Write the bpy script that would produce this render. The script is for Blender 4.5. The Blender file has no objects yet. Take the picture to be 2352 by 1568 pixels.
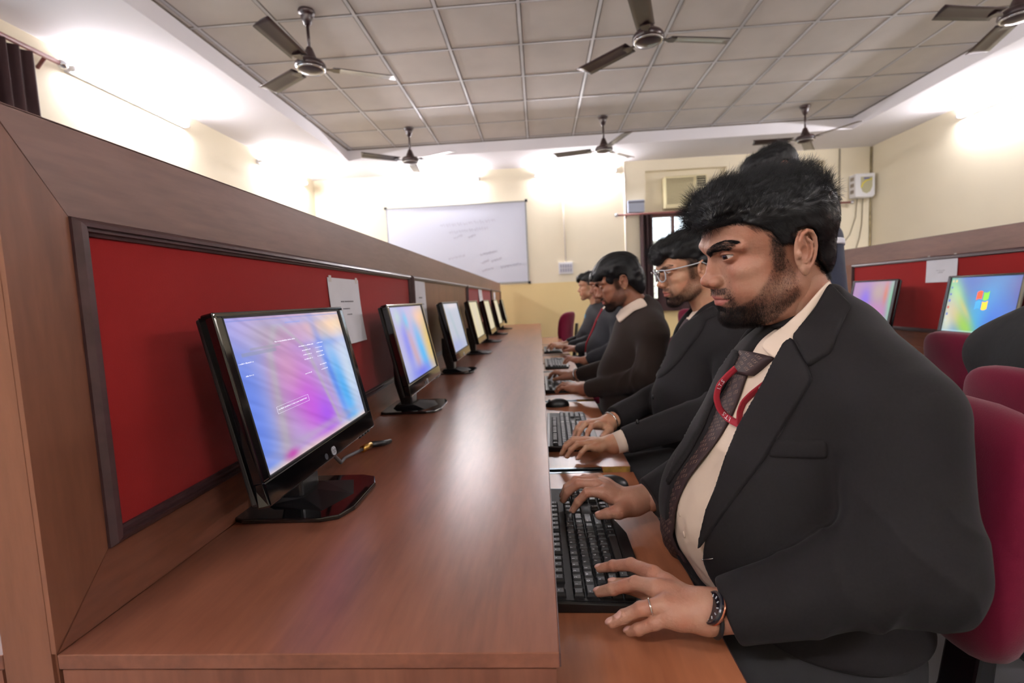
import bpy, bmesh, math, random
import numpy as np
from mathutils import Vector, Matrix
random.seed(7); np.random.seed(7)
PI = math.pi
SC = bpy.context.scene
COL = SC.collection
# ---------------------------------------------------------------- camera
CAM = np.array([0.0, 0.0, 1.14])
F_PX = 1137.9
_p, _y, _r = -.0858, .0587, -.0465
_fw = np.array([-math.sin(_y)*math.cos(_p), math.cos(_y)*math.cos(_p), math.sin(_p)])
_rt0 = np.array([math.cos(_y), math.sin(_y), 0.0]); _up0 = np.cross(_rt0, _fw)
_rt = math.cos(_r)*_rt0 + math.sin(_r)*_up0
_up = -math.sin(_r)*_rt0 + math.cos(_r)*_up0
cam_d = bpy.data.cameras.new('camera'); cam = bpy.data.objects.new('camera', cam_d); COL.objects.link(cam)
cam_d.sensor_width = 36.0; cam_d.sensor_fit = 'HORIZONTAL'; cam_d.lens = 36.0*F_PX/2352
cam_d.clip_start = .02; cam_d.clip_end = 100
cam.matrix_world = Matrix(((_rt[0], _up[0], -_fw[0], CAM[0]), (_rt[1], _up[1], -_fw[1], CAM[1]), (_rt[2], _up[2], -_fw[2], CAM[2]), (0, 0, 0, 1)))
cam_d.dof.use_dof = True; cam_d.dof.focus_distance = .84; cam_d.dof.aperture_fstop = 4.5
SC.camera = cam
# ---------------------------------------------------------------- exposure, world
SC.view_settings.view_transform = 'Standard'; SC.view_settings.look = 'None'
SC.view_settings.gamma = 1; SC.view_settings.use_curve_mapping = False
SC.view_settings.exposure = 0.14
W = bpy.data.worlds.new('world'); SC.world = W; W.use_nodes = True
bg = W.node_tree.nodes['Background']; bg.inputs[0].default_value = (.85, .93, 1, 1); bg.inputs[1].default_value = 4.0
TUBE_POWER = 300.0     # emission strength of every fluorescent tube

# helpers that read a photographed direction and give the real point on a plane of the room
def ray(u, v):
    return _fw + _rt*(u-1176)/F_PX + _up*(784-v)/F_PX
def atX(u, v, x): d = ray(u, v); return CAM + d*((x-CAM[0])/d[0])
def atY(u, v, y): d = ray(u, v); return CAM + d*((y-CAM[1])/d[1])
def atZ(u, v, z): d = ray(u, v); return CAM + d*((z-CAM[2])/d[2])

# ---------------------------------------------------------------- materials
def s2l(c):
    return tuple(((x/255)/12.92 if x/255 <= .04045 else ((x/255+.055)/1.055)**2.4) for x in c)
MATS = {}
def mat(name, rgb, rough=.6, metal=0, spec=.5, emit=None, es=1.0, coat=0, coat_r=.1, noise=None, bump=None, sss=0, sheen=0, trans=0, alpha=None):
    """noise=(scale,amount,stretch xyz) varies the base colour; bump=(scale,strength,distance)"""
    if name in MATS: return MATS[name]
    m = bpy.data.materials.new(name); m.use_nodes = True; nt = m.node_tree; b = nt.nodes['Principled BSDF']
    c = s2l(rgb) + (1,)
    b.inputs['Base Color'].default_value = c; b.inputs['Roughness'].default_value = rough
    b.inputs['Metallic'].default_value = metal; b.inputs['Specular IOR Level'].default_value = spec
    b.inputs['Coat Weight'].default_value = coat; b.inputs['Coat Roughness'].default_value = coat_r
    if sheen: b.inputs['Sheen Weight'].default_value = sheen; b.inputs['Sheen Roughness'].default_value = .4
    if sss:
        b.inputs['Subsurface Weight'].default_value = sss; b.inputs['Subsurface Radius'].default_value = (1, .35, .2); b.inputs['Subsurface Scale'].default_value = .004
    if trans: b.inputs['Transmission Weight'].default_value = trans
    if emit is not None:
        b.inputs['Emission Color'].default_value = s2l(emit)+(1,); b.inputs['Emission Strength'].default_value = es
    tc = nt.nodes.new('ShaderNodeTexCoord')
    if noise:
        sc, am, st = noise
        mp = nt.nodes.new('ShaderNodeMapping'); mp.inputs['Scale'].default_value = st; nt.links.new(tc.outputs['Object'], mp.inputs[0])
        n = nt.nodes.new('ShaderNodeTexNoise'); n.inputs['Scale'].default_value = sc; n.inputs['Detail'].default_value = 4; nt.links.new(mp.outputs[0], n.inputs['Vector'])
        rm = nt.nodes.new('ShaderNodeMapRange'); rm.inputs[1].default_value = .3; rm.inputs[2].default_value = .7
        rm.inputs[3].default_value = 1-am; rm.inputs[4].default_value = 1+am; nt.links.new(n.outputs[0], rm.inputs[0])
        mx = nt.nodes.new('ShaderNodeVectorMath'); mx.operation = 'SCALE'; mx.inputs[0].default_value = c[:3]; nt.links.new(rm.outputs[0], mx.inputs['Scale'])
        nt.links.new(mx.outputs[0], b.inputs['Base Color'])
    if bump:
        sc, stg, ds = bump
        n = nt.nodes.new('ShaderNodeTexNoise'); n.inputs['Scale'].default_value = sc; n.inputs['Detail'].default_value = 3; nt.links.new(tc.outputs['Object'], n.inputs['Vector'])
        bp = nt.nodes.new('ShaderNodeBump'); bp.inputs['Strength'].default_value = stg; bp.inputs['Distance'].default_value = ds
        nt.links.new(n.outputs[0], bp.inputs['Height']); nt.links.new(bp.outputs[0], b.inputs['Normal'])
    MATS[name] = m; return m

def wood(name, dark, light, axis='y', rough=.38, scale=1.0):
    """laminate with long streaks of grain running along one axis of the room"""
    if name in MATS: return MATS[name]
    m = bpy.data.materials.new(name); m.use_nodes = True; nt = m.node_tree; b = nt.nodes['Principled BSDF']
    tc = nt.nodes.new('ShaderNodeTexCoord'); mp = nt.nodes.new('ShaderNodeMapping')
    st = {'y': (7, .9, 7), 'z': (7, 7, .9), 'x': (.9, 7, 7)}[axis]; mp.inputs['Scale'].default_value = [s*scale for s in st]
    if axis == 'y': mp.inputs['Rotation'].default_value = (0, 0, .12)
    nt.links.new(tc.outputs['Object'], mp.inputs[0])
    n1 = nt.nodes.new('ShaderNodeTexNoise'); n1.inputs['Scale'].default_value = 1.1; n1.inputs['Detail'].default_value = 5; n1.inputs['Distortion'].default_value = .9
    n2 = nt.nodes.new('ShaderNodeTexNoise'); n2.inputs['Scale'].default_value = 14; n2.inputs['Detail'].default_value = 6
    for n in (n1, n2): nt.links.new(mp.outputs[0], n.inputs['Vector'])
    a = nt.nodes.new('ShaderNodeMath'); a.operation = 'MULTIPLY_ADD'; a.inputs[1].default_value = .32; nt.links.new(n2.outputs[0], a.inputs[0])
    s = nt.nodes.new('ShaderNodeMath'); s.operation = 'MULTIPLY'; s.inputs[1].default_value = .75; nt.links.new(n1.outputs[0], s.inputs[0]); nt.links.new(s.outputs[0], a.inputs[2])
    cr = nt.nodes.new('ShaderNodeValToRGB'); e = cr.color_ramp.elements
    e[0].position = .36; e[0].color = s2l(dark)+(1,); e[1].position = .68; e[1].color = s2l(light)+(1,)
    nt.links.new(a.outputs[0], cr.inputs[0]); nt.links.new(cr.outputs[0], b.inputs['Base Color'])
    b.inputs['Roughness'].default_value = rough; b.inputs['Specular IOR Level'].default_value = .5
    n3 = nt.nodes.new('ShaderNodeTexNoise'); n3.inputs['Scale'].default_value = 60; n3.inputs['Detail'].default_value = 2; nt.links.new(mp.outputs[0], n3.inputs['Vector'])
    bp = nt.nodes.new('ShaderNodeBump'); bp.inputs['Strength'].default_value = .12; bp.inputs['Distance'].default_value = .0006
    nt.links.new(n3.outputs[0], bp.inputs['Height']); nt.links.new(bp.outputs[0], b.inputs['Normal'])
    MATS[name] = m; return m

M_DESK = wood('desk_laminate', (106, 64, 48), (140, 88, 67), 'y', .30)
M_DESKX = wood('desk_laminate_front', (102, 60, 44), (134, 84, 64), 'z', .4)
M_RAIL = wood('partition_rail', (104, 72, 62), (132, 96, 84), 'y', .42)  # greyer than the stiles: reflected light mixed into the laminate colour
M_STILE = wood('partition_stile', (104, 64, 46), (132, 84, 62), 'z', .42)
M_BEAD = mat('dark_beading', (70, 48, 50), .35, noise=(40, .2, (1, 1, 1)))
M_FELT = mat('red_felt', (148, 34, 34), .95, spec=.1, sheen=.3, bump=(900, .4, .0006))
M_BLACKP = mat('black_plastic', (14, 14, 16), .38)
M_GLOSSB = mat('glossy_black', (9, 9, 11), .09, spec=.6, coat=.5, coat_r=.05)
M_MATTEB = mat('matte_black', (18, 18, 20), .6, bump=(700, .2, .0003))
M_KEY = mat('keycap_black', (24, 25, 28), .45)
M_LEGEND = mat('key_legend', (205, 208, 212), .5)
M_PAPER = mat('paper', (226, 226, 232), .8, noise=(9, .04, (1, 1, 1)))
M_INK = mat('ink', (80, 80, 92), .8)
M_CHROME = mat('chrome', (210, 212, 216), .15, metal=1)
M_STEEL = mat('steel_slide', (110, 122, 130), .3, metal=1)
M_BROWN = mat('fan_brown', (52, 34, 36), .32, coat=.4, coat_r=.15)
M_MAROON = mat('maroon_fabric', (100, 17, 42), .9, spec=.15, sheen=.15, bump=(500, .5, .0008))
M_WALL = mat('wall_cream', (240, 230, 204), .8, noise=(1.2, .03, (1, 1, 1)), bump=(30, .15, .002))
M_WALLY = mat('wall_yellow', (238, 214, 156), .75, noise=(1.2, .03, (1, 1, 1)), bump=(30, .15, .002))
M_WHITE = mat('white_plaster', (236, 233, 236), .8, noise=(1.5, .02, (1, 1, 1)))
M_FLOOR = mat('floor_grey', (132, 132, 136), .5, noise=(3, .12, (1, 1, 1)))
M_CURTAIN = mat('curtain_brown', (50, 24, 26), .85, sheen=.2)
M_WPLASTIC = mat('white_plastic', (226, 226, 228), .4)
M_CPLASTIC = mat('cream_plastic', (234, 224, 182), .45)

# ---------------------------------------------------------------- mesh helpers
def tag(o, label=None, cat=None, group=None, kind=None):
    if label: o['label'] = label
    if cat: o['category'] = cat
    if group: o['group'] = group
    if kind: o['kind'] = kind
    return o
def new_obj(name, me, m=None, parent=None):
    o = bpy.data.objects.new(name, me); COL.objects.link(o)
    if m is not None and me is not None:
        for k in (m if isinstance(m, (list, tuple)) else [m]): me.materials.append(k)
    if parent is not None: o.parent = parent
    return o
def empty(name, loc=(0, 0, 0), rz=0, label=None, cat=None, group=None):
    o = bpy.data.objects.new(name, None); COL.objects.link(o); o.location = loc; o.rotation_euler = (0, 0, rz); o.empty_display_size = .05
    return tag(o, label, cat, group)
def from_bm(name, bm, m, parent=None, smooth=False, bevel=0, seg=2):
    bmesh.ops.recalc_face_normals(bm, faces=bm.faces)
    me = bpy.data.meshes.new(name); bm.to_mesh(me); bm.free()
    if smooth: me.polygons.foreach_set('use_smooth', [True]*len(me.polygons))
    o = new_obj(name, me, m, parent)
    if bevel:
        md = o.modifiers.new('bevel', 'BEVEL'); md.width = bevel; md.segments = seg; md.limit_method = 'ANGLE'; md.angle_limit = .6
    return o
def from_np(name, V, Fc, m, parent=None, smooth=True):
    me = bpy.data.meshes.new(name)
    V = np.asarray(V, float); Fc = np.asarray(Fc)
    if Fc.ndim == 2:
        me.vertices.add(len(V)); me.vertices.foreach_set('co', V.astype(np.float32).ravel())
        n, k = Fc.shape
        me.loops.add(n*k); me.loops.foreach_set('vertex_index', Fc.astype(np.int32).ravel())
        me.polygons.add(n); me.polygons.foreach_set('loop_start', np.arange(0, n*k, k, dtype=np.int32))
        me.polygons.foreach_set('loop_total', np.full(n, k, dtype=np.int32)); me.update(calc_edges=True); me.validate()
    else:
        me.from_pydata([tuple(v) for v in V], [], [list(f) for f in Fc]); me.update()
    if smooth: me.polygons.foreach_set('use_smooth', [True]*len(me.polygons))
    return new_obj(name, me, m, parent)
def box(bm, x0, x1, y0, y1, z0, z1):
    vs = [bm.verts.new((x, y, z)) for x in (x0, x1) for y in (y0, y1) for z in (z0, z1)]
    for f in ((0, 1, 3, 2), (4, 6, 7, 5), (0, 4, 5, 1), (2, 3, 7, 6), (0, 2, 6, 4), (1, 5, 7, 3)): bm.faces.new([vs[i] for i in f])
    return vs
def boxo(name, x0, x1, y0, y1, z0, z1, m, parent=None, bevel=0):
    bm = bmesh.new(); box(bm, x0, x1, y0, y1, z0, z1); return from_bm(name, bm, m, parent, bevel=bevel)
def prism(bm, poly, lo, hi, axis='z'):
    """extrude a 2-D outline between two planes along an axis"""
    def P(a, b, c): return {'z': (a, b, c), 'x': (c, a, b), 'y': (a, c, b)}[axis]
    A = [bm.verts.new(P(a, b, lo)) for a, b in poly]; B = [bm.verts.new(P(a, b, hi)) for a, b in poly]
    bm.faces.new(A[::-1]); bm.faces.new(B); n = len(poly)
    for i in range(n): bm.faces.new((A[i], A[(i+1) % n], B[(i+1) % n], B[i]))
def tube(bm, pts, r, seg=10, cap=True):
    """round bar along points; r is one radius or a list"""
    pts = [Vector(p) for p in pts]; n = len(pts); rr = r if isinstance(r, (list, tuple)) else [r]*n
    rings = []; up = Vector((0, 0, 1))
    for i in range(n):
        t = (pts[min(i+1, n-1)]-pts[max(i-1, 0)]).normalized()
        if i == 0: a = t.orthogonal().normalized()
        else: a = (prev - t*prev.dot(t)); a = a.normalized() if a.length > 1e-6 else t.orthogonal().normalized()
        prev = a; b = t.cross(a)
        rings.append([bm.verts.new(pts[i]+(a*math.cos(2*PI*k/seg)+b*math.sin(2*PI*k/seg))*rr[i]) for k in range(seg)])
    for i in range(n-1):
        for k in range(seg): bm.faces.new((rings[i][k], rings[i][(k+1) % seg], rings[i+1][(k+1) % seg], rings[i+1][k]))
    if cap: bm.faces.new(rings[0][::-1]); bm.faces.new(rings[-1])
def lathe(bm, prof, c=(0, 0, 0), seg=24):
    """prof = [(radius, z)...] around a vertical axis"""
    rings = []
    for r, z in prof: rings.append([bm.verts.new((c[0]+max(r, 1e-5)*math.cos(2*PI*k/seg), c[1]+max(r, 1e-5)*math.sin(2*PI*k/seg), c[2]+z)) for k in range(seg)])
    for i in range(len(rings)-1):
        for k in range(seg): bm.faces.new((rings[i][k], rings[i][(k+1) % seg], rings[i+1][(k+1) % seg], rings[i+1][k]))
def copy_tree(o, parent=None):
    c = o.copy(); COL.objects.link(c)
    if parent is not None: c.parent = parent
    for ch in list(o.children): copy_tree(ch, c)
    return c
_glyph = {}
def text_mesh(s, size=1.0, bold=False):
    """flat lettering as (verts Nx2, faces), origin at its centre"""
    key = (s, bold)
    if key not in _glyph:
        cu = bpy.data.curves.new('t', 'FONT'); cu.body = s; cu.align_x = 'CENTER'; cu.align_y = 'CENTER'; cu.resolution_u = 2
        if bold: cu.offset = .02
        ob = bpy.data.objects.new('t', cu); COL.objects.link(ob)
        dg = bpy.context.evaluated_depsgraph_get(); me = bpy.data.meshes.new_from_object(ob.evaluated_get(dg))
        V = np.array([v.co[:2] for v in me.vertices]).reshape(-1, 2); Fc = [list(p.vertices) for p in me.polygons]
        bpy.data.objects.remove(ob); bpy.data.curves.remove(cu); bpy.data.meshes.remove(me)
        _glyph[key] = (V, Fc)
    V, Fc = _glyph[key]; return V*size, Fc
# ================================================================ the room
ZC, ZB = 3.263, 3.11            # panelled ceiling, lower plaster border
XL, XR, YF, YN = -3.43, 4.93, 7.72, -1.6
CX0, CX1, CY0, CY1 = -2.52, 4.11, -1.2, 6.82
def struct(o): o['kind'] = 'structure'; return o
struct(boxo('floor', XL-.1, XR+.1, YN-.1, YF+.1, -.05, 0, M_FLOOR))
# far wall: cream above, deeper yellow dado below, openings for the window and the air conditioner niche
WX0, WX1, WZ0, WZ1 = 1.66, 2.86, 1.0, 2.31
def wall_far():
    o = empty('wall_far'); struct(o)
    bm = bmesh.new()
    for (a, b, c, d) in ((XL-.1, 1.66, 1.36, 3.3), (2.86, 3.1, 1.36, 3.3), (3.1, 4.27, 1.36, 2.30), (4.27, XR+.1, 1.36, 3.3), (1.66, 2.86, 2.95, 3.3), (3.1, 4.27, 2.95, 3.3)):
        box(bm, a, b, YF, YF+.12, c, d)
    p = from_bm('wall_upper', bm, M_WALL, o)
    bm = bmesh.new(); box(bm, XL-.1, 1.66, YF-.001, YF+.12, 0, 1.36); box(bm, 2.86, XR+.1, YF-.001, YF+.12, 0, 1.36); box(bm, 1.66, 2.86, YF-.001, YF+.12, 0, 1.0)
    from_bm('wall_dado', bm, M_WALLY, o)
    for a, b in ((1.66, 2.86), (3.1, 4.27)):
        bm = bmesh.new(); box(bm, a, b, YF+.09, YF+.13, 2.31, 2.95); from_bm('niche_board', bm, M_WALL, o)
    return o
wall_far()
struct(boxo('wall_right', XR, XR+.12, YN, YF, 0, 3.3, M_WALL))
struct(boxo('wall_near', XL-.1, XR+.1, YN-.12, YN, 0, 3.3, M_WALL))
def wall_left():
    o = empty('wall_left'); struct(o); y0, y1, z0, z1 = 1.2, 3.25, 1.0, 2.88
    bm = bmesh.new(); box(bm, XL-.12, XL, YN, y0, 0, 3.3); box(bm, XL-.12, XL, y1, YF, 0, 3.3); box(bm, XL-.12, XL, y0, y1, 0, z0); box(bm, XL-.12, XL, y0, y1, z1, 3.3)
    from_bm('wall_upper', bm, M_WALL, o)
wall_left()
def ceiling():
    o = empty('ceiling'); struct(o)
    bm = bmesh.new()
    box(bm, XL-.1, CX0, YN-.1, YF+.1, ZB, ZB+.2); box(bm, CX1, XR+.1, YN-.1, YF+.1, ZB, ZB+.2)
    box(bm, CX0, CX1, CY1, YF+.1, ZB, ZB+.2); box(bm, CX0, CX1, YN-.1, CY0, ZB, ZB+.2)
    from_bm('ceiling_border', bm, M_WHITE, o)
    tm = mat('ceiling_panel', (214, 208, 202), .85, noise=(2.2, .07, (1, 1, 1)))
    boxo('ceiling_panels', CX0, CX1, CY0, CY1, ZC, ZC+.03, tm, o)
    gm = mat('grid_bar', (204, 204, 206), .4, noise=(1.7, .28, (1, 1, 1)))
    gj = mat('grid_joint_dust', (112, 102, 92), .9, noise=(3, .3, (1, 1, 1)))
    bm = bmesh.new(); bj = bmesh.new()
    T = .6; x = -1.865; k = -1
    while x+T*k < CX1:
        xx = x+T*k
        if xx > CX0+.05: box(bm, xx-.012, xx+.012, CY0, CY1, ZC-.006, ZC+.001); box(bj, xx-.020, xx+.020, CY0, CY1, ZC-.0015, ZC+.001)
        k += 1
    y = 3.759; k = -8
    while y+T*k < CY1-.05:
        yy = y+T*k
        box(bm, CX0, CX1, yy-.009, yy+.009, ZC-.005, ZC+.001); box(bj, CX0, CX1, yy-.018, yy+.018, ZC-.0015, ZC+.001)
        k += 1
    from_bm('ceiling_grid', bm, gm, o); from_bm('grid_joints', bj, gj, o)
    bm = bmesh.new()
    for a, b, c, d in ((CX0-.005, CX0+.006, CY0, CY1), (CX1-.006, CX1+.005, CY0, CY1), (CX0, CX1, CY1-.006, CY1+.005)): box(bm, a, b, c, d, ZC-.012, ZC)
    from_bm('edge_joint', bm, gj, o)
ceiling()
# windows
def window(name, ax, p, a0, a1, z0, z1, depth):
    """ax='y': opening in a wall of constant Y (far); ax='x': in the left wall"""
    o = empty(name); struct(o)
    fm = mat('window_frame_brown', (92, 50, 40), .5)
    def bx(bm, a, b, c, d, e0=0, e1=depth):
        if ax == 'y': box(bm, a, b, p+e0, p+e1, c, d)
        else: box(bm, p-e1, p-e0, a, b, c, d)
    bm = bmesh.new(); t = .045
    bx(bm, a0, a0+t, z0, z1); bx(bm, a1-t, a1, z0, z1); bx(bm, a0+t, a1-t, z0, z0+t); bx(bm, a0+t, a1-t, z1-t, z1)
    n = 3
    for i in range(1, n):
        x = a0+(a1-a0)*i/n; bx(bm, x-.02, x+.02, z0+t, z1-t)
    from_bm('window_frame', bm, fm, o)
    bm = bmesh.new(); z = z0+.12
    while z < z1-.06: bx(bm, a0+t, a1-t, z-.004, z+.004, .015, .023); z += .11
    x = a0+.12
    while x < a1-.05: bx(bm, x-.004, x+.004, z0+t, z1-t, .012, .02); x += .11
    from_bm('window_grille', bm, M_WPLASTIC, o)
    gm = mat('window_glass', (240, 246, 250), .03, trans=1.0, spec=.3)
    bm = bmesh.new(); bx(bm, a0+t, a1-t, z0+t, z1-t, depth*.7, depth*.7+.004); from_bm('window_glass', bm, gm, o)
window('window_1', 'y', YF, 1.66, 2.86, 1.0, 2.31, .09)
window('window_2', 'x', XL, 1.2, 3.25, 1.0, 2.88, .09)
# what the windows look out on: a pale sunlit wall a few metres away
struct(boxo('wall_outside', 0.0, 5.0, 10.5, 10.6, -.2, 2.2, mat('outside_wall', (220, 214, 200), .9)))
# thin pipes and conduits on the far wall
def pipe(label, pts, r, m, cat='pipe'):
    bm = bmesh.new(); tube(bm, pts, r, 8); o = from_bm('wall_pipe', bm, m, smooth=True); return tag(o, label, cat)
M_PIPE = mat('cream_pvc', (226, 212, 176), .5)
M_WPIPE = mat('white_pvc', (236, 228, 214), .5)
pipe('white conduit running down the yellow wall to the switchboard', [(.41, YF-.012, 3.1), (.43, YF-.012, 1.66)], .012, M_WPIPE, 'conduit')
pipe('painted pipe running down the far wall left of the small grey box', [(1.346, YF-.012, 3.1), (1.346, YF-.012, 0.4)], .012, M_WPIPE)
pipe('thin grey pipe down the far wall left of the voltage stabilizer', [(4.47, YF-.012, 3.1), (4.49, YF-.012, 0.4)], .011, mat('grey_pipe', (176, 166, 146), .6))
pipe('stained pipe in the far right corner of the room', [(4.91, YF-.014, 3.1), (4.91, YF-.014, 0.4)], .012, mat('stained_pipe', (160, 146, 110), .8, noise=(14, .4, (1, 1, 1))))
# light fixtures: surface mounted tube lights high on the walls
def tube_light(x, y, z, along, out, label):
    o = empty('tube_light', (x, y, z), 0, label, 'light', None)
    ax = Vector(along); ou = Vector(out)
    bm = bmesh.new(); tube(bm, [ax*-.59+ou*.052, ax*.59+ou*.052], .014, 10)
    em = mat('tube_glow', (255, 255, 255), .5, emit=(252, 248, 255), es=TUBE_POWER)
    from_bm('tube', bm, em, o, smooth=True)
    bm = bmesh.new(); vs = box(bm, -.62, .62, 0, .03, -.025, .025)
    M = Matrix((ax, ou, (0, 0, 1))).transposed(); bmesh.ops.transform(bm, matrix=M.to_4x4(), verts=bm.verts)
    from_bm('batten', bm, M_WPLASTIC, o, bevel=.003)
    for s in (-1, 1):
        bm = bmesh.new(); box(bm, -.012, .012, .03, .072, -.018, .018); bmesh.ops.translate(bm, verts=bm.verts, vec=(s*.602, 0, 0)); bmesh.ops.transform(bm, matrix=M.to_4x4(), verts=bm.verts)
        from_bm('tube_holder', bm, M_WPLASTIC, o)
    return o
tube_light(XL, 4.25, 2.985, (0, 1, 0), (1, 0, 0), 'tube light glaring high on the left wall beside the curtain rod')
tube_light(XL, 6.75, 2.985, (0, 1, 0), (1, 0, 0), 'tube light on the left wall near the far corner')
tube_light(-1.45, YF, 2.985, (1, 0, 0), (0, -1, 0), 'tube light on the far wall above the whiteboard')
tube_light(.62, YF, 2.985, (1, 0, 0), (0, -1, 0), 'tube light on the far wall between whiteboard and air conditioner')
tube_light(XR, 5.55, 2.985, (0, 1, 0), (-1, 0, 0), 'tube light glaring on the right wall')
tube_light(XR, 2.2, 2.985, (0, 1, 0), (-1, 0, 0), 'added unseen tube light on the right wall')  # from here on, tubes are added lamps that the camera doesn't see
tube_light(XL, .3, 2.985, (0, 1, 0), (1, 0, 0), 'added unseen tube light on the left wall')
tube_light(-1.3, YN, 2.985, (1, 0, 0), (0, 1, 0), 'left added unseen tube light on the wall behind the camera')
tube_light(2.3, YN, 2.985, (1, 0, 0), (0, 1, 0), 'right added unseen tube light on the wall behind the camera')
# ceiling fans
def fan(x, y, rot, label, first=None):
    if first is not None:
        o = copy_tree(first); o.location = (x, y, ZC); o.rotation_euler = (0, 0, rot); return tag(o, label)
    o = empty('ceiling_fan', (x, y, ZC), rot, label, 'ceiling fan', 'brown ceiling fans under the panelled ceiling')
    bm = bmesh.new(); lathe(bm, [(0, 0), (.055, 0), (.06, -.012), (.05, -.03), (.042, -.034), (.042, -.05), (.022, -.10), (.014, -.105), (0, -.105)])
    from_bm('canopy', bm, M_BROWN, o, True)
    bm = bmesh.new(); tube(bm, [(0, 0, -.1), (0, 0, -.27)], .011, 12); from_bm('downrod', bm, M_BROWN, o, True)
    bm = bmesh.new(); lathe(bm, [(0, -.255), (.02, -.255), (.026, -.27), (.05, -.33), (.06, -.345), (.09, -.352), (.105, -.37), (.108, -.39), (.098, -.405), (.07, -.42), (.03, -.428), (0, -.43)], seg=32)
    from_bm('motor', bm, M_BROWN, o, True)
    bm = bmesh.new(); lathe(bm, [(.098, -.404), (.1, -.409), (.09, -.414), (.086, -.410)], seg=32); from_bm('trim_ring', bm, M_CHROME, o, True)
    for k in range(3):
        a = 2*PI*k/3
        R = Matrix.Rotation(a, 4, 'Z')
        bm = bmesh.new(); N = 14; tilt = math.radians(11); top = []; bot = []
        for i in range(N+1):
            t = i/N; xx = .15+.45*t; w0 = .058+.006*t; 
            w1 = w0; sk = .02*(t == 1)
            for lst, dz in ((top, .0022), (bot, -.0022)):
                row = []
                for j in range(5):
                    s = -1+2*j/4; yy = s*w0; zz = -.385+math.sin(tilt)*s*w0+dz+.006*(1-s*s)
                    row.append(bm.verts.new((xx+(.02*s if i == N else 0), yy, zz)))
                lst.append(row)
        for i in range(N):
            for j in range(4):
                bm.faces.new((top[i][j], top[i+1][j], top[i+1][j+1], top[i][j+1])); bm.faces.new((bot[i][j], bot[i][j+1], bot[i+1][j+1], bot[i+1][j]))
            bm.faces.new((top[i][0], bot[i][0], bot[i+1][0], top[i+1][0])); bm.faces.new((top[i][4], top[i+1][4], bot[i+1][4], bot[i][4]))
        for i in (0, N):
            for j in range(4): bm.faces.new((top[i][j], top[i][j+1], bot[i][j+1], bot[i][j]))
        bmesh.ops.transform(bm, matrix=R, verts=bm.verts); from_bm('blade', bm, M_BROWN, o, True)
        bm = bmesh.new(); prism(bm, [(.085, -.02), (.13, -.012), (.16, -.03), (.20, -.03), (.20, .03), (.16, .03), (.13, .012), (.085, .02)], -.394, -.389)
        bmesh.ops.transform(bm, matrix=R, verts=bm.verts); from_bm('blade_bracket', bm, M_BROWN, o)
    return o
fan1 = fan(-1.58, 3.66, math.radians(27), 'brown ceiling fan over the left side of the room, nearest the left wall')
fan(.82, 3.62, math.radians(12), 'brown ceiling fan at the top centre of the picture, seen from below', fan1)
fan(-1.5, 6.15, math.radians(-24), 'brown ceiling fan in the distance above the whiteboard', fan1)
fan(.85, 6.2, math.radians(47), 'brown ceiling fan in the distance left of the air conditioner', fan1)
fan(3.25, 6.3, math.radians(58), 'brown ceiling fan in the distance nearest the right wall', fan1)
fan(3.28, 3.68, math.radians(70), 'brown ceiling fan cut by the top right edge of the picture', fan1)
# ---------------------------------------------------------------- things on the far wall
def whiteboard():
    o = empty('whiteboard', (-1.23, YF, 2.0), 0, 'large white writing board with faint notes on the far wall', 'whiteboard')
    w, h = 1.09, .62
    bm = bmesh.new(); box(bm, -w+.02, w-.02, -.018, -.002, -h+.02, h-.02); from_bm('board', bm, mat('board_white', (206, 210, 224), .25), o)
    bm = bmesh.new()
    for a, b, c, d in ((-w, w, h-.02, h), (-w, w, -h, -h+.02), (-w, -w+.02, -h+.02, h-.02), (w-.02, w, -h+.02, h-.02)): box(bm, a, b, -.024, -.002, c, d)
    from_bm('board_frame', bm, mat('board_aluminium', (150, 152, 150), .4, metal=.6), o)
    for sx in (-1, 1):
        for sz in (-1, 1): boxo('corner_cap', sx*w-.02, sx*w+.02, -.027, -.002, sz*h-.02, sz*h+.02, M_MATTEB, o, .004)
    # faint, unreadable handwriting
    bm = bmesh.new(); rnd = random.Random(3)
    lines = [(-.25, .62, .33, 10, .05), (-.12, .50, .22, 8, .05), (-.05, .1, .13, 3, .04), (.18, .3, .13, 3, .04), (-.15, .12, -.18, 5, .04), (.35, .62, -.14, 6, .04), (.36, .48, -.27, 3, .04), (.52, .68, -.25, 4, .04), (.36, .55, -.39, 4, .04), (.66, .98, -.35, 7, .045)]
    for x0, x1, z, n, hh in lines:
        t = x0; pts = []
        m = n*6
        for i in range(m+1):
            u = i/m; pts.append((x0+(x1-x0)*u+rnd.uniform(-.006, .006), -.0195, z+.06*(u-.5)*.8+hh*.5*math.sin(i*2.1+rnd.uniform(-.7, .7))*(1 if i % 6 else .1)))
        for i in range(m):
            if i % 6 == 5: continue
            a, b = Vector(pts[i]), Vector(pts[i+1]); d = (b-a).normalized(); nn = Vector((-d.z, 0, d.x))*.0032
            bm.faces.new([bm.verts.new(q) for q in (a-nn, b-nn, b+nn, a+nn)])
    from_bm('handwriting', bm, mat('marker_faint', (178, 178, 194), .7), o)
whiteboard()
def sw(x, z, w, h, label):
    o = empty('switchboard', (x, YF, z), 0, label, 'switchboard')
    boxo('box', -w/2, w/2, -.035, 0, -h/2, h/2, M_WPLASTIC, o, .004)
    for i in range(5):
        for j in range(2): boxo('switch', -w*.4+i*w*.17, -w*.4+i*w*.17+w*.12, -.042, -.035, -h*.32+j*h*.36, -h*.32+j*h*.36+h*.28, mat('switch_grey', (176, 176, 190), .4), o)
sw(.426, 1.57, .22, .18, 'white switchboard on the yellow wall below the conduit')
o = empty('junction_box', (1.50, YF, 2.43), 0, 'small grey metal box on the far wall above the curtain rod', 'box')
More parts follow.
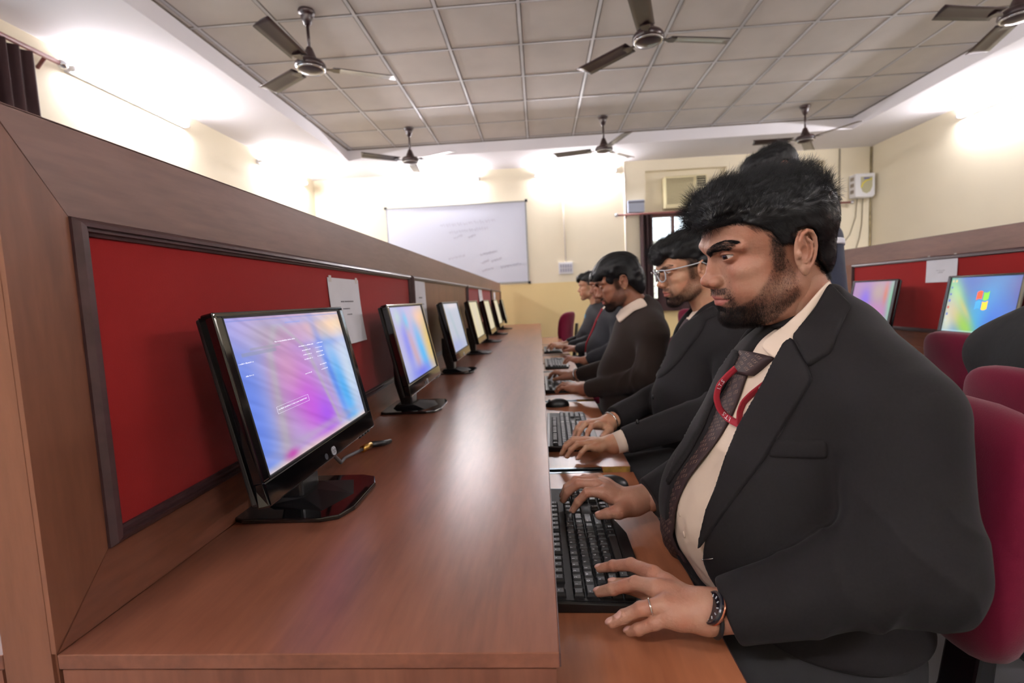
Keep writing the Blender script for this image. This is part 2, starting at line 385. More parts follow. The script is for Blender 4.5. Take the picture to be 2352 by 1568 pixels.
boxo('box', -.12, .12, -.1, 0, -.09, .09, mat('grey_blue_box', (168, 176, 192), .5), o, .006); boxo('lid', -.122, .122, -.104, -.1, .045, .07, mat('grey_dark', (110, 112, 124), .5), o)
def ac():
    o = empty('air_conditioner', (2.24, YF, 2.61), 0, 'cream window air conditioner with a slatted grille on the far wall', 'air conditioner')
    boxo('casing', -.31, .31, -.06, .1, -.235, .235, M_CPLASTIC, o, .012)
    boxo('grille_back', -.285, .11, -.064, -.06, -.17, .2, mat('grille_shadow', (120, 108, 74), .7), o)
    bm = bmesh.new()
    for i in range(17): z = -.163+i*.0222; box(bm, -.285, .11, -.075, -.062, z, z+.011)
    box(bm, -.295, -.285, -.076, -.06, -.18, .21); box(bm, .11, .12, -.076, -.06, -.18, .21)
    from_bm('grille_slats', bm, M_CPLASTIC, o)
    boxo('vent_opening', .16, .29, -.063, -.058, .07, .21, mat('vent_dark', (30, 28, 26), .8), o)
    bm = bmesh.new()
    for i in range(4): box(bm, .16, .29, -.07, -.06, .085+i*.033, .093+i*.033)
    from_bm('vent_slats', bm, M_CPLASTIC, o)
    boxo('control_panel', .15, .295, -.068, -.06, -.2, .04, mat('ac_panel', (214, 200, 150), .5), o, .004)
    for i in range(2):
        bm = bmesh.new(); tube(bm, [(.22, -.068, -.03-.09*i), (.22, -.085, -.03-.09*i)], .02, 16); from_bm('knob', bm, M_WPLASTIC, o)
ac()
def rod(name, pts, r, label, bracket):
    o = empty(name, (0, 0, 0), 0, label, 'curtain rod')
    bm = bmesh.new(); tube(bm, pts, r, 10); from_bm('rod', bm, mat('rod_red_brown', (120, 62, 56), .4), o, True)
    for p in (pts[0], pts[-1]):
        bm = bmesh.new(); bmesh.ops.create_uvsphere(bm, u_segments=14, v_segments=8, radius=r*1.9, matrix=Matrix.Translation(p)); from_bm('finial', bm, M_CHROME, o, True)
    for a, b in bracket:
        bm = bmesh.new(); tube(bm, [a, b], r*.7, 8); from_bm('bracket', bm, mat('rod_red_brown', (120, 62, 56), .4), o, True)
rod('curtain_rod', [(1.2, YF-.1, 2.31), (4.6, YF-.1, 2.31)], .016, 'reddish curtain rod across the window on the far wall', [((1.35, YF-.1, 2.31), (1.35, YF, 2.27)), ((4.4, YF-.1, 2.31), (4.4, YF, 2.27))])
rod('curtain_rod', [(XL+.1, .9, 2.95), (XL+.1, 3.52, 2.955)], .017, 'dark red curtain rod on the left wall at the left edge of the picture', [((XL+.1, 3.40, 2.955), (XL, 3.43, 2.90))])
def curtain(ax, p, a0, a1, z0, z1, label, nf=5, seed=0, amp=.03):
    n = 60; m = 14; V = []; Fc = []
    for side in (0, 1):
        for i in range(n+1):
            for j in range(m+1):
                t = i/n; s = j/m; a = a0+(a1-a0)*t; off = amp*math.sin(t*nf*2*PI+seed+.5*s)*(.7+.3*s)+amp*.4*math.sin(t*nf*5.1+s*2)
                d = p+off+side*.003
                V.append((a, d, z0+(z1-z0)*s) if ax == 'y' else (d, a, z0+(z1-z0)*s))
    K = (n+1)*(m+1)
    for i in range(n):
        for j in range(m):
            q = i*(m+1)+j; Fc.append((q, q+1, q+m+2, q+m+1)); Fc.append((q+K, q+m+1+K, q+m+2+K, q+1+K))
    o = from_np('curtain', V, Fc, M_CURTAIN); return tag(o, label, 'curtain')
curtain('y', YF-.1, 1.55, 1.74, .9, 2.30, 'narrow dark brown curtain hanging left of the far window', 3, 1, .03)
curtain('y', YF-.1, 1.79, 2.92, .85, 1.42, 'dark brown cloth covering the lower part of the far window', 7, 2, .02)
rod('curtain_rod', [(1.70, YF-.1, 1.425), (2.98, YF-.1, 1.425)], .008, 'thin rod carrying the cloth over the lower part of the far window', [((1.72, YF-.1, 1.425), (1.72, YF, 1.425)), ((2.96, YF-.1, 1.425), (2.96, YF, 1.425))])
curtain('y', YF-.1, 3.0, 4.35, .9, 2.30, 'dark brown curtain drawn together right of the far window', 5, 3, .03)
curtain('x', XL+.1, 3.02, 3.30, .9, 2.93, 'dark curtain gathered at the end of the rod on the left wall', 3, 2, .03)
def stabilizer():
    o = empty('voltage_stabilizer', (4.74, YF, 2.53), 0, 'white voltage stabilizer box with yellow dial window near the right corner', 'voltage stabilizer')
    bm = bmesh.new(); prism(bm, [(-.13, -.16), (.11, -.17), (.14, -.14), (.14, .17), (-.13, .17)], -.16, 0, 'y'); from_bm('casing', bm, M_WPLASTIC, o, bevel=.01)
    bm = bmesh.new(); prism(bm, [(-.06, -.02), (-.03, -.09), (.02, -.115), (.07, -.09), (.1, -.02), (.1, .12), (-.06, .12)], -.164, -.158, 'y'); from_bm('dial_window', bm, mat('dial_grey', (178, 174, 140), .4), o)
    bm = bmesh.new(); tube(bm, [(-.055, -.167, -.03), (-.03, -.167, .03), (.02, -.167, .07), (.09, -.167, .085)], .008, 8); from_bm('yellow_stripe', bm, mat('yellow', (230, 214, 60), .5), o)
    boxo('display', -.02, .06, -.167, -.16, .085, .11, mat('display_blue', (110, 110, 150), .4), o)
    for i in range(3): boxo('side_vent', -.134, -.128, -.12, -.04, -.1+i*.09, -.05+i*.09, mat('vent_grey', (150, 140, 130), .6), o)
    for pts in ([(4.72, YF-.02, 2.38), (4.70, YF-.02, 2.1), (4.62, YF-.02, 1.85), (4.5, YF-.02, 1.7), (4.46, YF-.02, .9)], [(4.80, YF-.02, 2.38), (4.79, YF-.02, 2.0), (4.76, YF-.02, 1.8), (4.70, YF-.02, 1.6), (4.68, YF-.02, .8)]):
        bm = bmesh.new(); tube(bm, [(a-4.74, b-YF, d-2.53) for a, b, d in pts], .006, 6); from_bm('cable', bm, mat('cable_grey', (150, 142, 120), .6), o, True)
stabilizer()
# ================================================================ smooth solids: distance functions turned into meshes
f32 = np.float32
def v3(*a): return np.array(a, f32)
def ell(P, c, r, R=None):
    q = P-np.asarray(c, f32)
    if R is not None: q = q@R
    r = np.asarray(r, f32); a = q/r; k0 = np.sqrt((a*a).sum(1))+1e-6; b = a/r; k1 = np.sqrt((b*b).sum(1))+1e-6
    return k0*(k0-1)/k1
def cone(P, a, b, ra, rb):
    a = np.asarray(a, f32); b = np.asarray(b, f32); ba = b-a; pa = P-a
    h = np.clip((pa@ba)/max(float(ba@ba), 1e-9), 0, 1); d = pa-h[:, None]*ba
    return np.sqrt((d*d).sum(1))-(ra+(rb-ra)*h)
def chain(P, pts, rs, k=0):
    d = None
    for i in range(len(pts)-1):
        e = cone(P, pts[i], pts[i+1], rs[i], rs[i+1]); d = e if d is None else (smin(d, e, k) if k else np.minimum(d, e))
    return d
def smin(a, b, k):
    h = np.maximum(k-np.abs(a-b), 0)/k; return np.minimum(a, b)-h*h*k*.25
def smax(a, b, k): return -smin(-a, -b, k)
def rbox(P, c, h, r, R=None):
    q = P-np.asarray(c, f32)
    if R is not None: q = q@R
    q = np.abs(q)-(np.asarray(h, f32)-r); return np.sqrt((np.maximum(q, 0)**2).sum(1))+np.minimum(q.max(1), 0)-r
def rotm(ax, deg):
    a = math.radians(deg); c, s = math.cos(a), math.sin(a)
    return np.array({'x': ((1, 0, 0), (0, c, -s), (0, s, c)), 'y': ((c, 0, s), (0, 1, 0), (-s, 0, c)), 'z': ((c, -s, 0), (s, c, 0), (0, 0, 1))}[ax], f32)
_rn = np.random.RandomState(11).rand(32, 32, 32).astype(f32)
def vnoise(P, s):
    q = P*s; i = np.floor(q).astype(np.int64); f = (q-i).astype(f32); f = f*f*(3-2*f); i &= 31; j = (i+1) & 31
    a = _rn[i[:, 0], i[:, 1], i[:, 2]]; b = _rn[j[:, 0], i[:, 1], i[:, 2]]; c = _rn[i[:, 0], j[:, 1], i[:, 2]]; d = _rn[j[:, 0], j[:, 1], i[:, 2]]
    e = _rn[i[:, 0], i[:, 1], j[:, 2]]; g = _rn[j[:, 0], i[:, 1], j[:, 2]]; h = _rn[i[:, 0], j[:, 1], j[:, 2]]; k = _rn[j[:, 0], j[:, 1], j[:, 2]]
    x, y, z = f[:, 0], f[:, 1], f[:, 2]
    return ((a+(b-a)*x)*(1-y)+(c+(d-c)*x)*y)*(1-z)+((e+(g-e)*x)*(1-y)+(h+(k-h)*x)*y)*z-.5
def grad(f, P, e):
    g = np.zeros_like(P)
    for s in ((1, -1, -1), (-1, -1, 1), (-1, 1, -1), (1, 1, 1)):
        s = np.array(s, f32); g += s*f(P+s*e)[:, None]
    return g/(4*e)
def sdf_mesh(f, lo, hi, h, B=8, slack=1.6, proj=2):
    """surface nets over blocks that may hold the surface; returns verts, quads"""
    lo = np.array(lo, f32); hi = np.array(hi, f32); n = np.ceil((hi-lo)/h/B).astype(int)*B+1
    nb = (n-1)//B
    bi = np.stack(np.meshgrid(*[np.arange(k) for k in nb], indexing='ij'), -1).reshape(-1, 3)
    bc = lo+(bi+.5)*B*h; d = f(bc.astype(f32)); act = np.abs(d) < B*h*.87*slack
    vol = np.ones(n, f32)
    neg = bi[(~act) & (d < 0)]
    for b in neg: s = b*B; vol[s[0]:s[0]+B+1, s[1]:s[1]+B+1, s[2]:s[2]+B+1] = -1
    ab = bi[act]; g = np.arange(B+1); off = np.stack(np.meshgrid(g, g, g, indexing='ij'), -1).reshape(-1, 3)
    for c0 in range(0, len(ab), 400):
        idx = (ab[c0:c0+400, None]*B+off[None]).reshape(-1, 3); val = f((lo+idx*h).astype(f32)); vol[idx[:, 0], idx[:, 1], idx[:, 2]] = val
    s = vol < 0; cn = n-1; acc = {}
    cid_all = []; pos_all = []; quads = []
    for ax in range(3):
        a = [slice(None)]*3; b = [slice(None)]*3; a[ax] = slice(0, -1); b[ax] = slice(1, None)
        cr = np.argwhere(s[tuple(a)] != s[tuple(b)])
        if not len(cr): continue
        e1 = cr.copy(); e1[:, ax] += 1
        va = vol[cr[:, 0], cr[:, 1], cr[:, 2]]; vb = vol[e1[:, 0], e1[:, 1], e1[:, 2]]; t = va/(va-vb)
        p = cr.astype(f32); p[:, ax] += t
        u, w = [(1, 2), (2, 0), (0, 1)][ax]; ids = []
        ok = (cr[:, u] > 0) & (cr[:, w] > 0) & (cr[:, u] < cn[u]) & (cr[:, w] < cn[w]); cr = cr[ok]; p = p[ok]; va = va[ok]
        for du, dw in ((-1, -1), (0, -1), (0, 0), (-1, 0)):
            c = cr.copy(); c[:, u] += du; c[:, w] += dw; k = (c[:, 0]*cn[1]+c[:, 1])*cn[2]+c[:, 2]; ids.append(k); cid_all.append(k); pos_all.append(p)
        q = np.stack(ids, 1); fl = va >= 0; q[fl] = q[fl][:, ::-1]; quads.append(q)
    cid = np.concatenate(cid_all); pos = np.concatenate(pos_all); uq, inv = np.unique(cid, return_inverse=True)
    cnt = np.bincount(inv); V = np.stack([np.bincount(inv, pos[:, k])/cnt for k in range(3)], 1).astype(f32)
    V = lo+V*h; Q = np.searchsorted(uq, np.concatenate(quads))
    for _ in range(proj):
        G = grad(f, V, h*.4); gn = (G*G).sum(1)+1e-4; st = (f(V)/gn)[:, None]*G; L = np.sqrt((st*st).sum(1))[:, None]; V = V-st*np.minimum(1, h*.7/(L+1e-9))
    return V, Q
def march(f, o, d, t0, t1, step=.8, eps=2e-4):
    """first hit of rays o+t*d (d normalised) with the solid"""
    t = np.full(len(d), t0, f32); o = np.asarray(o, f32); hit = np.zeros(len(d), bool); best = np.full(len(d), 9., f32); tb = t.copy()
    for _ in range(120):
        v = f((o+d*t[:, None]).astype(f32)); hit |= v < eps; k = v < best; best = np.where(k, v, best); tb = np.where(k, t, tb)
        t = np.minimum(np.where(hit, t, t+np.maximum(v*step, eps*.5)), t1+.01)
        if (hit | (t > t1)).all(): break
    return np.where(hit, t, tb), hit
def settle(f, P, n=3, e=.002, lim=.01):
    for _ in range(n):
        G = grad(f, P.astype(f32), e); st = (f(P.astype(f32))/((G*G).sum(1)+.05))[:, None]*G; L = np.linalg.norm(st, axis=1, keepdims=True); P = P-st*np.minimum(1, lim/(L+1e-9))
    return P.astype(f32)
def xf(pos, yaw, pitch, roll, scale=1.0):
    """frame of a head/part: returns (R, t); local metres -> world"""
    R = rotm('z', yaw)@rotm('y', pitch)@rotm('x', roll); return R.astype(f32)*scale, np.array(pos, f32)
def set_attr(o, name, rgb):
    if rgb.shape[1] == 4:
        at = o.data.attributes.new(name, 'FLOAT_COLOR', 'POINT'); at.data.foreach_set('color', rgb.astype(f32).ravel()); return
    at = o.data.attributes.new(name, 'FLOAT_COLOR', 'POINT'); at.data.foreach_set('color', np.c_[rgb, np.ones(len(rgb))].astype(f32).ravel())
def strands(name, roots, dirs, nrm, length, r, m, parent=None, seg=4, gravity=0, wav=0, bendto=None, seed=0):
    """thin tapering hairs: roots (N,3), dirs (N,3); three-sided"""
    rs = np.random.RandomState(seed); N = len(roots); length = np.broadcast_to(np.asarray(length, float), (N,)); r = np.broadcast_to(np.asarray(r, float), (N,))
    d = dirs/np.linalg.norm(dirs, axis=1, keepdims=True); pts = [roots]; cur = roots.copy(); dd = d.copy()
    ph = rs.rand(N)*6.28; side = np.cross(d, nrm); side /= np.linalg.norm(side, axis=1, keepdims=True)+1e-9
    for i in range(seg):
        if bendto is not None: dd = dd+bendto/seg
        dd = dd+np.array([0, 0, -gravity/seg])+side*(wav*np.sin(ph+i*1.7))[:, None]; dd /= np.linalg.norm(dd, axis=1, keepdims=True)
        cur = cur+dd*(length/seg)[:, None]; pts.append(cur)
    a = side; b = np.cross(a, d); V = np.zeros((N, seg*3+1, 3))
    for i in range(seg):
        k = r*(1-.6*i/seg)
        for j in range(3):
            an = 2*PI*j/3; V[:, i*3+j] = pts[i]+(a*math.cos(an)+b*math.sin(an))*k[:, None]
    V[:, seg*3] = pts[seg]; base = (np.arange(N)*(seg*3+1))[:, None]; F4 = []; 
    for i in range(seg-1):
        for j in range(3): F4.append(base+np.array([i*3+j, i*3+(j+1) % 3, (i+1)*3+(j+1) % 3, (i+1)*3+j])[None])
    T = []
    for j in range(3): T.append(base+np.array([(seg-1)*3+j, (seg-1)*3+(j+1) % 3, seg*3])[None])
    V = V.reshape(-1, 3); me = bpy.data.meshes.new(name)
    F4 = np.concatenate(F4) if F4 else np.zeros((0, 4), int); T = np.concatenate(T)
    me.vertices.add(len(V)); me.vertices.foreach_set('co', V.astype(f32).ravel()); nl = F4.size+T.size
    me.loops.add(nl); me.loops.foreach_set('vertex_index', np.concatenate([F4.ravel(), T.ravel()]).astype(np.int32))
    me.polygons.add(len(F4)+len(T)); ls = np.concatenate([np.arange(0, F4.size, 4), F4.size+np.arange(0, T.size, 3)]).astype(np.int32)
    me.polygons.foreach_set('loop_start', ls); me.polygons.foreach_set('loop_total', np.concatenate([np.full(len(F4), 4), np.full(len(T), 3)]).astype(np.int32)); me.update(calc_edges=True)
    me.polygons.foreach_set('use_smooth', [True]*len(me.polygons)); return new_obj(name, me, m, parent)

# ---------------------------------------------------------------- head model, in centimetres; +x face, +y left, +z up, origin between the ears
def head_sdf(P, c):
    """c: dict of character settings"""
    A = P.copy(); A[:, 1] = np.abs(A[:, 1]); fat = c.get('fat', 0)
    d = ell(P, (-.2, 0, 4.3), (9.5, 7.25, 8.2))
    d = smin(d, ell(P, (4.4, 0, 4.6), (5.9, 5.7, 4.6)), 1.5)
    d = smin(d, ell(P, (4.2, 0, -1.4), (5.4, 5.4+fat*.4, 6.2)), 1.5)
    d = smin(d, ell(P, (3.6, 0, -5.0), (5.6, 5.1+fat*.7, 4.0+fat*.4)), 1.8)
    d = smin(d, cone(A, (1.0, 4.9+fat*.6, -5.0), (7.9, 1.9+fat*.3, -8.1-c.get('chin', 0)*.3), 1.3, 1.35), 1.6)
    d = smin(d, ell(P, (8.7, 0, -7.9-c.get('chin', 0)*.4), (1.9, 2.2, 1.8)), 1.4)
    d = smin(d, ell(A, (6.2, 4.1, -.6), (2.5, 2.0, 1.7)), 1.2)
    d = smin(d, ell(A, (6.0, 3.5+fat*.3, -3.6), (2.9, 2.3+fat*.4, 2.8)), 1.4)
    d = smin(d, ell(P, (7.7, 0, -4.6), (3.2, 3.1, 2.9)), 1.3)
    # brow ridge
    d = smin(d, chain(A, [(9.85, .6, 3.5), (9.7, 2.2, 3.85), (8.4, 4.1, 3.95), (6.9, 5.3, 3.2)], [.85, .95, .85, .6]), .9)
    # eye sockets
    d = smax(d, -ell(A, (10.3, 3.2, 2.15), (1.6, 1.8, 1.05), rotm('z', -18)), .9)
    # nose
    nl = c.get('nose', 1.0)
    d = smin(d, cone(P, (9.4, 0, 2.6), (10.9*1+.3*(nl-1), 0, -1.2), .62, .72), .7)
    d = smin(d, cone(P, (8.9, 0, 1.8), (10.1, 0, -1.6), .8, 1.35), .9)
    d = smin(d, ell(P, (11.3+(nl-1)*4, 0, -1.35), (1.15, 1.1, .98)), .55)
    d = smin(d, ell(A, (10.3, 1.35, -1.75), (1.2, .8, .88)), .4)
    d = smin(d, cone(P, (11.3, 0, -2.05), (10.4, 0, -2.7), .4, .45), .4)
    d = smax(d, -ell(A, (11.0, .68, -2.42), (.72, .33, .42), rotm('z', -14)), .18)
    # lips
    d = smin(d, ell(P, (9.6, 0, -3.5), (1.1, 2.0, 1.0)), .7)
    d = smin(d, chain(A, [(10.62, .0, -4.22), (10.55, .6, -4.12), (9.9, 1.7, -4.45), (9.1, 2.55, -4.75)], [.48, .48, .38, .2]), .35)
    d = smin(d, chain(A, [(10.45, 0, -5.42), (9.95, 1.4, -5.32), (9.15, 2.4, -4.95)], [.62, .52, .2]), .35)
    d = smax(d, -(chain(A, [(11.25, 0, -4.80), (10.5, 1.5, -4.74), (9.55, 2.75, -4.86)], [.13, .13, .09])), .22)
    d = smax(d, -ell(P, (10.7, 0, -6.65), (.8, 1.7, .45)), .7)
    # lids: a ball with a slit, the eyeball itself is a part
    lid = ell(A, (7.95, 3.2, 2.2), (1.42, 1.5, 1.38))
    up = c.get('lid', .42)
    slit = ell(A, (9.2, 3.35, 2.12), (1.8, 1.6, up), rotm('x', 5))
    lid = smax(lid, -slit, .10); d = smin(d, lid, .28); d = smax(d, -slit, .10)
    # neck
    d = smin(d, cone(P, (-.7, 0, -3.0), c.get('neck_to', (-2.3, 0, -14)), 5.0+fat*.3, 5.3+fat*.5), 2.0)
    if fat > .3: d = smin(d, ell(P, (3.2, 0, -9.0), (4.0, 4.2, 2.2)), 2.0)
    return smin(d, ear_sdf(A), .35)
def ear_sdf(A):
    Re = rotm('z', 24)@rotm('y', -12); q = (A-v3(-.6, 7.25, -.1))@Re      # local: x forward, y outward, z up
    d = ell(q, (0, .05, .1), (1.75, .36, 3.0))
    pts = [(.95, .3, .5), (1.15, .55, 1.7), (.75, .7, 2.6), (-.05, .75, 3.0), (-.95, .75, 2.75), (-1.6, .7, 1.85), (-1.8, .62, .6), (-1.6, .55, -.7), (-1.15, .48, -1.7), (-.6, .42, -2.3)]
    d = smin(d, chain(q, pts, [.26, .28, .3, .32, .33, .34, .34, .32, .28, .25]), .25)
    d = smin(d, ell(q, (.0, .3, -2.6), (.85, .36, .85)), .4)
    d = smin(d, chain(q, [(-.35, .55, 2.0), (-.95, .6, 1.2), (-1.0, .6, .2), (-.6, .58, -.9), (.15, .5, -1.45)], [.24, .28, .28, .28, .25]), .25)
    d = smin(d, ell(q, (1.15, .45, -.3), (.42, .4, .62)), .3)
    d = smax(d, -ell(q, (.22, .75, -.15), (.85, .85, 1.2)), .25)
    return smax(d, -cone(q, (.35, .98, 1.9), (-.9, .98, 2.0), .36, .32), .25)
def smooth(x, a, b):
    t = np.clip((x-a)/(b-a), 0, 1); return t*t*(3-2*t)
HL_Z = [-9, -6.5, -2.4, 0.4, 1.9, 4.2, 6.0, 7.0, 7.8, 9, 16]
HL_X = [-6.5, -5.2, -2.9, -2.6, 2.7, 3.7, 6.0, 8.3, 12, 18, 22]
def hair_keep(P, c):
    """positive = in front of the hairline (bare)"""
    x0 = np.interp(P[:, 2]-c.get('hl', 0), HL_Z, HL_X).astype(f32)
    ear = ((np.abs(P[:, 1]) > 4) & (P[:, 2] < 2.6)); return (P[:, 0]-x0)*.75
def hair_sdf(P, c):
    st = c.get('style', 'quiff')
    if st == 'quiff':
        d = ell(P, (.6, 0, 6.4), (9.4, 7.7, 6.1))
        d = smin(d, ell(P, (-.1, 0, 4.2), (9.5, 7.72, 8.3)), .8)
        d = smin(d, ell(P, (-2.7, 0, 4.2), (6.7, 7.7, 7.4)), 1.5)
        d = smin(d, ell(P, (-4.2, 0, -2.0), (3.9, 5.7, 5.0)), 1.5)
        d = smax(d, hair_keep(P, c)+.55, .5)
        d = smin(d, ell(P, (6.4, -.2, 9.6), (5.2, 5.9, 3.6), rotm('y', 12)), 1.3)
        d = smin(d, ell(P, (9.7, .3, 8.4), (2.1, 4.8, 1.9)), 1.0)
        d = smin(d, ell(P, (-3.3, 0, 8.2), (4.3, 5.6, 2.7)), 1.5)
        n = vnoise(P*v3(.35, 1, .6), .9)*1.0+vnoise(P*v3(.6, 1.6, 1.2)+7, 1.3)*.5
        d = d-n*(.15+.75*smooth(P[:, 2], 3.5, 7.5))+.1
        return smax(d, .35-ear_sdf(np.c_[P[:, 0], np.abs(P[:, 1]), P[:, 2]].astype(f32)), .2)
    if st == 'swept':
        d = ell(P, (.2, 0, 7.2), (9.8, 7.8, 6.2)); d = smin(d, ell(P, (-3.4, 0, 3.8), (7.0, 7.8, 8.0)), 1.5); d = smin(d, ell(P, (-4.9, 0, -2.4), (4.3, 6.0, 5.4)), 1.5)
        d = smax(d, hair_keep(P, c), .5); d = smin(d, ell(P, (7.6, 0, 9.0), (4.6, 5.6, 3.2), rotm('y', 14)), 1.3)
        d = smin(d, ell(P, (9.9, .0, 7.2), (2.0, 4.4, 1.9)), 1.0)
        return d-vnoise(P*v3(.35, 1, .6)+3, .9)*1.1
    # 'mop': long flat hair falling over forehead and neck
    d = ell(P, (.0, 0, 6.4), (9.9, 8.3, 7.0)); d = smin(d, ell(P, (-4.0, 0, 1.0), (6.8, 7.8, 9.5)), 1.5); d = smin(d, ell(P, (-4.8, 0, -4.2), (3.9, 5.8, 4.4)), 1.5)
    k = hair_keep(P, c); d = smax(d, k, .5); d = smin(d, ell(P, (6.6, 0, 6.6), (4.2, 6.6, 3.6), rotm('y', 30)), 1.2)
    d = smin(d, ell(P, (3.6, 5.4, 3.6), (2.2, 1.5, 2.5)), .8) if c.get('sidelock', 1) else d
    d = d-vnoise(P*v3(.35, 1, .6)+9, .8)*.8; return smax(d, .3-ear_sdf(np.c_[P[:, 0], np.abs(P[:, 1]), P[:, 2]].astype(f32)), .2)
def beard_density(P, c):
    """0..1 density of facial hair on the skin, P in cm"""
    x, y, z = P[:, 0], np.abs(P[:, 1]), P[:, 2]
    side = smooth(x, .9, 1.7)*(1-smooth(x, 2.7, 3.7))*(1-smooth(z, 2.8, 3.6))*smooth(z, -3, -2)*smooth(y, 4, 5)
    top = np.interp(x, [0, 1.2, 2.8, 4.6, 6.4, 7.6, 8.6, 12], [-2.0, -.4, -.6, -2.6, -4.2, -5.2, -5.9, -6.2])
    low = np.interp(x, [-3, 0.5, 3, 6, 12], [-4.6, -6.8, -9.0, -11, -12])
    jaw = (1-smooth(z, top-.5, top+.35))*smooth(z, low-.5, low+.3)*smooth(x, -.1, 1.0)
    mu = smooth(z, -4.1, -3.75)*(1-smooth(z, -3.0, -2.65))*(1-smooth(y, 2.2, 2.9))*smooth(x, 8.2, 8.8)
    corner = np.exp(-((y-2.8)/.7)**2-((z+4.9)/1.8)**2)*smooth(x, 7.2, 8.0)
    chin = smooth(x, 6.9, 8.2)*(1-smooth(z, -6.3, -5.9))*smooth(z, -11.5, -10.6)
    soul = np.exp(-(y/.5)**2-((z+6.3)/.4)**2)*(x > 9)
    lipz = (1-smooth(np.abs(z+4.85)-.75*(1-(y/2.7)**2), -.1, .15))*(y < 2.7)*(x > 8.9)
    full = np.clip(np.maximum.reduce([side*.9, jaw*(.5+.3*smooth(-z, 5.5, 8)), mu*.95, corner*.85, chin, soul]), 0, 1)
    A = np.c_[x, y, z].astype(f32); return np.clip(full*(1-lipz), 0, 1)*c.get('beard', 1.0)*smooth(ear_sdf(A), .05, .3)
def lip_mask(P):
    x, y, z = P[:, 0], np.abs(P[:, 1]), P[:, 2]; t = np.clip(1-(y/2.65)**2, 0, 1)
    hi = -4.83+.98*t**.8-.12*np.exp(-(y/.35)**2); lo = -4.83-1.12*t**.7
    return smooth(z, lo-.08, lo+.12)*(1-smooth(z, hi-.1, hi+.08))*(x > 8.7)*(y < 2.7)
def skin_mat(name, rgb, beard=(38, 28, 26), scalp=(30, 24, 24)):
    m = bpy.data.materials.new(name); m.use_nodes = True; nt = m.node_tree; b = nt.nodes['Principled BSDF']; lk = nt.links.new
    at = nt.nodes.new('ShaderNodeAttribute'); at.attribute_name = 'mask'; sp = nt.nodes.new('ShaderNodeSeparateColor'); lk(at.outputs['Color'], sp.inputs[0])
    tc = nt.nodes.new('ShaderNodeTexCoord')
    def mix(fac, a, bb, scale=1):
        n = nt.nodes.new('ShaderNodeMix'); n.data_type = 'RGBA'
        if hasattr(fac, 'links') or hasattr(fac, 'is_output'): lk(fac, n.inputs[0])
        else: n.inputs[0].default_value = fac
        for k, s in ((6, a), (7, bb)):
            if isinstance(s, tuple): n.inputs[k].default_value = s2l(s)+(1,)
            else: lk(s, n.inputs[k])
        return n.outputs[2]
    nz = nt.nodes.new('ShaderNodeTexNoise'); nz.inputs['Scale'].default_value = 28; nz.inputs['Detail'].default_value = 3; lk(tc.outputs['Object'], nz.inputs['Vector'])
    mr = nt.nodes.new('ShaderNodeMapRange'); mr.inputs[1].default_value = .35; mr.inputs[2].default_value = .7; lk(nz.outputs[0], mr.inputs[0])
    red = tuple(int(c*k) for c, k in zip(rgb, (.97, .86, .82)))
    c = mix(mr.outputs[0], rgb, red)
    c = mix(sp.outputs[1], c, (168, 92, 88))
    n2 = nt.nodes.new('ShaderNodeTexNoise'); n2.inputs['Scale'].default_value = 420; n2.inputs['Detail'].default_value = 2; lk(tc.outputs['Object'], n2.inputs['Vector'])
    m2 = nt.nodes.new('ShaderNodeMapRange'); m2.inputs[1].default_value = .3; m2.inputs[2].default_value = .7; m2.inputs[3].default_value = .55; m2.inputs[4].default_value = 1.1; lk(n2.outputs[0], m2.inputs[0])
    mu = nt.nodes.new('ShaderNodeMath'); mu.operation = 'MULTIPLY'; mu.use_clamp = True; lk(sp.outputs[0], mu.inputs[0]); lk(m2.outputs[0], mu.inputs[1])
    c = mix(mu.outputs[0], c, beard); c = mix(sp.outputs[2], c, scalp); c = mix(at.outputs['Alpha'], c, (212, 164, 152)); lk(c, b.inputs['Base Color'])
    b.inputs['Roughness'].default_value = .5; b.inputs['Specular IOR Level'].default_value = .45
    b.inputs['Subsurface Weight'].default_value = .08; b.inputs['Subsurface Radius'].default_value = (1, .3, .15); b.inputs['Subsurface Scale'].default_value = .005
    n3 = nt.nodes.new('ShaderNodeTexNoise'); n3.inputs['Scale'].default_value = 600; n3.inputs['Detail'].default_value = 2; lk(tc.outputs['Object'], n3.inputs['Vector'])
    n4 = nt.nodes.new('ShaderNodeTexVoronoi'); n4.inputs['Scale'].default_value = 260; lk(tc.outputs['Object'], n4.inputs['Vector'])
    ad = nt.nodes.new('ShaderNodeMath'); ad.operation = 'ADD'; lk(n3.outputs[0], ad.inputs[0]); lk(n4.outputs['Distance'], ad.inputs[1])
    bp = nt.nodes.new('ShaderNodeBump'); bp.inputs['Strength'].default_value = .35; bp.inputs['Distance'].default_value = .0008; lk(ad.outputs[0], bp.inputs['Height']); lk(bp.outputs[0], b.inputs['Normal'])
    return m
M_HAIR = mat('black_hair', (10, 10, 13), .5, spec=.35)
M_HAIRB = mat('beard_hair', (24, 18, 18), .5, spec=.3)
M_EYEW = None
def eye_mat():
    if 'eye' in MATS: return MATS['eye']
    m = bpy.data.materials.new('eye'); m.use_nodes = True; nt = m.node_tree; b = nt.nodes['Principled BSDF']
    at = nt.nodes.new('ShaderNodeAttribute'); at.attribute_name = 'mask'; nt.links.new(at.outputs['Color'], b.inputs['Base Color']); b.inputs['Roughness'].default_value = .08; b.inputs['Coat Weight'].default_value = .5
    MATS['eye'] = m; return m
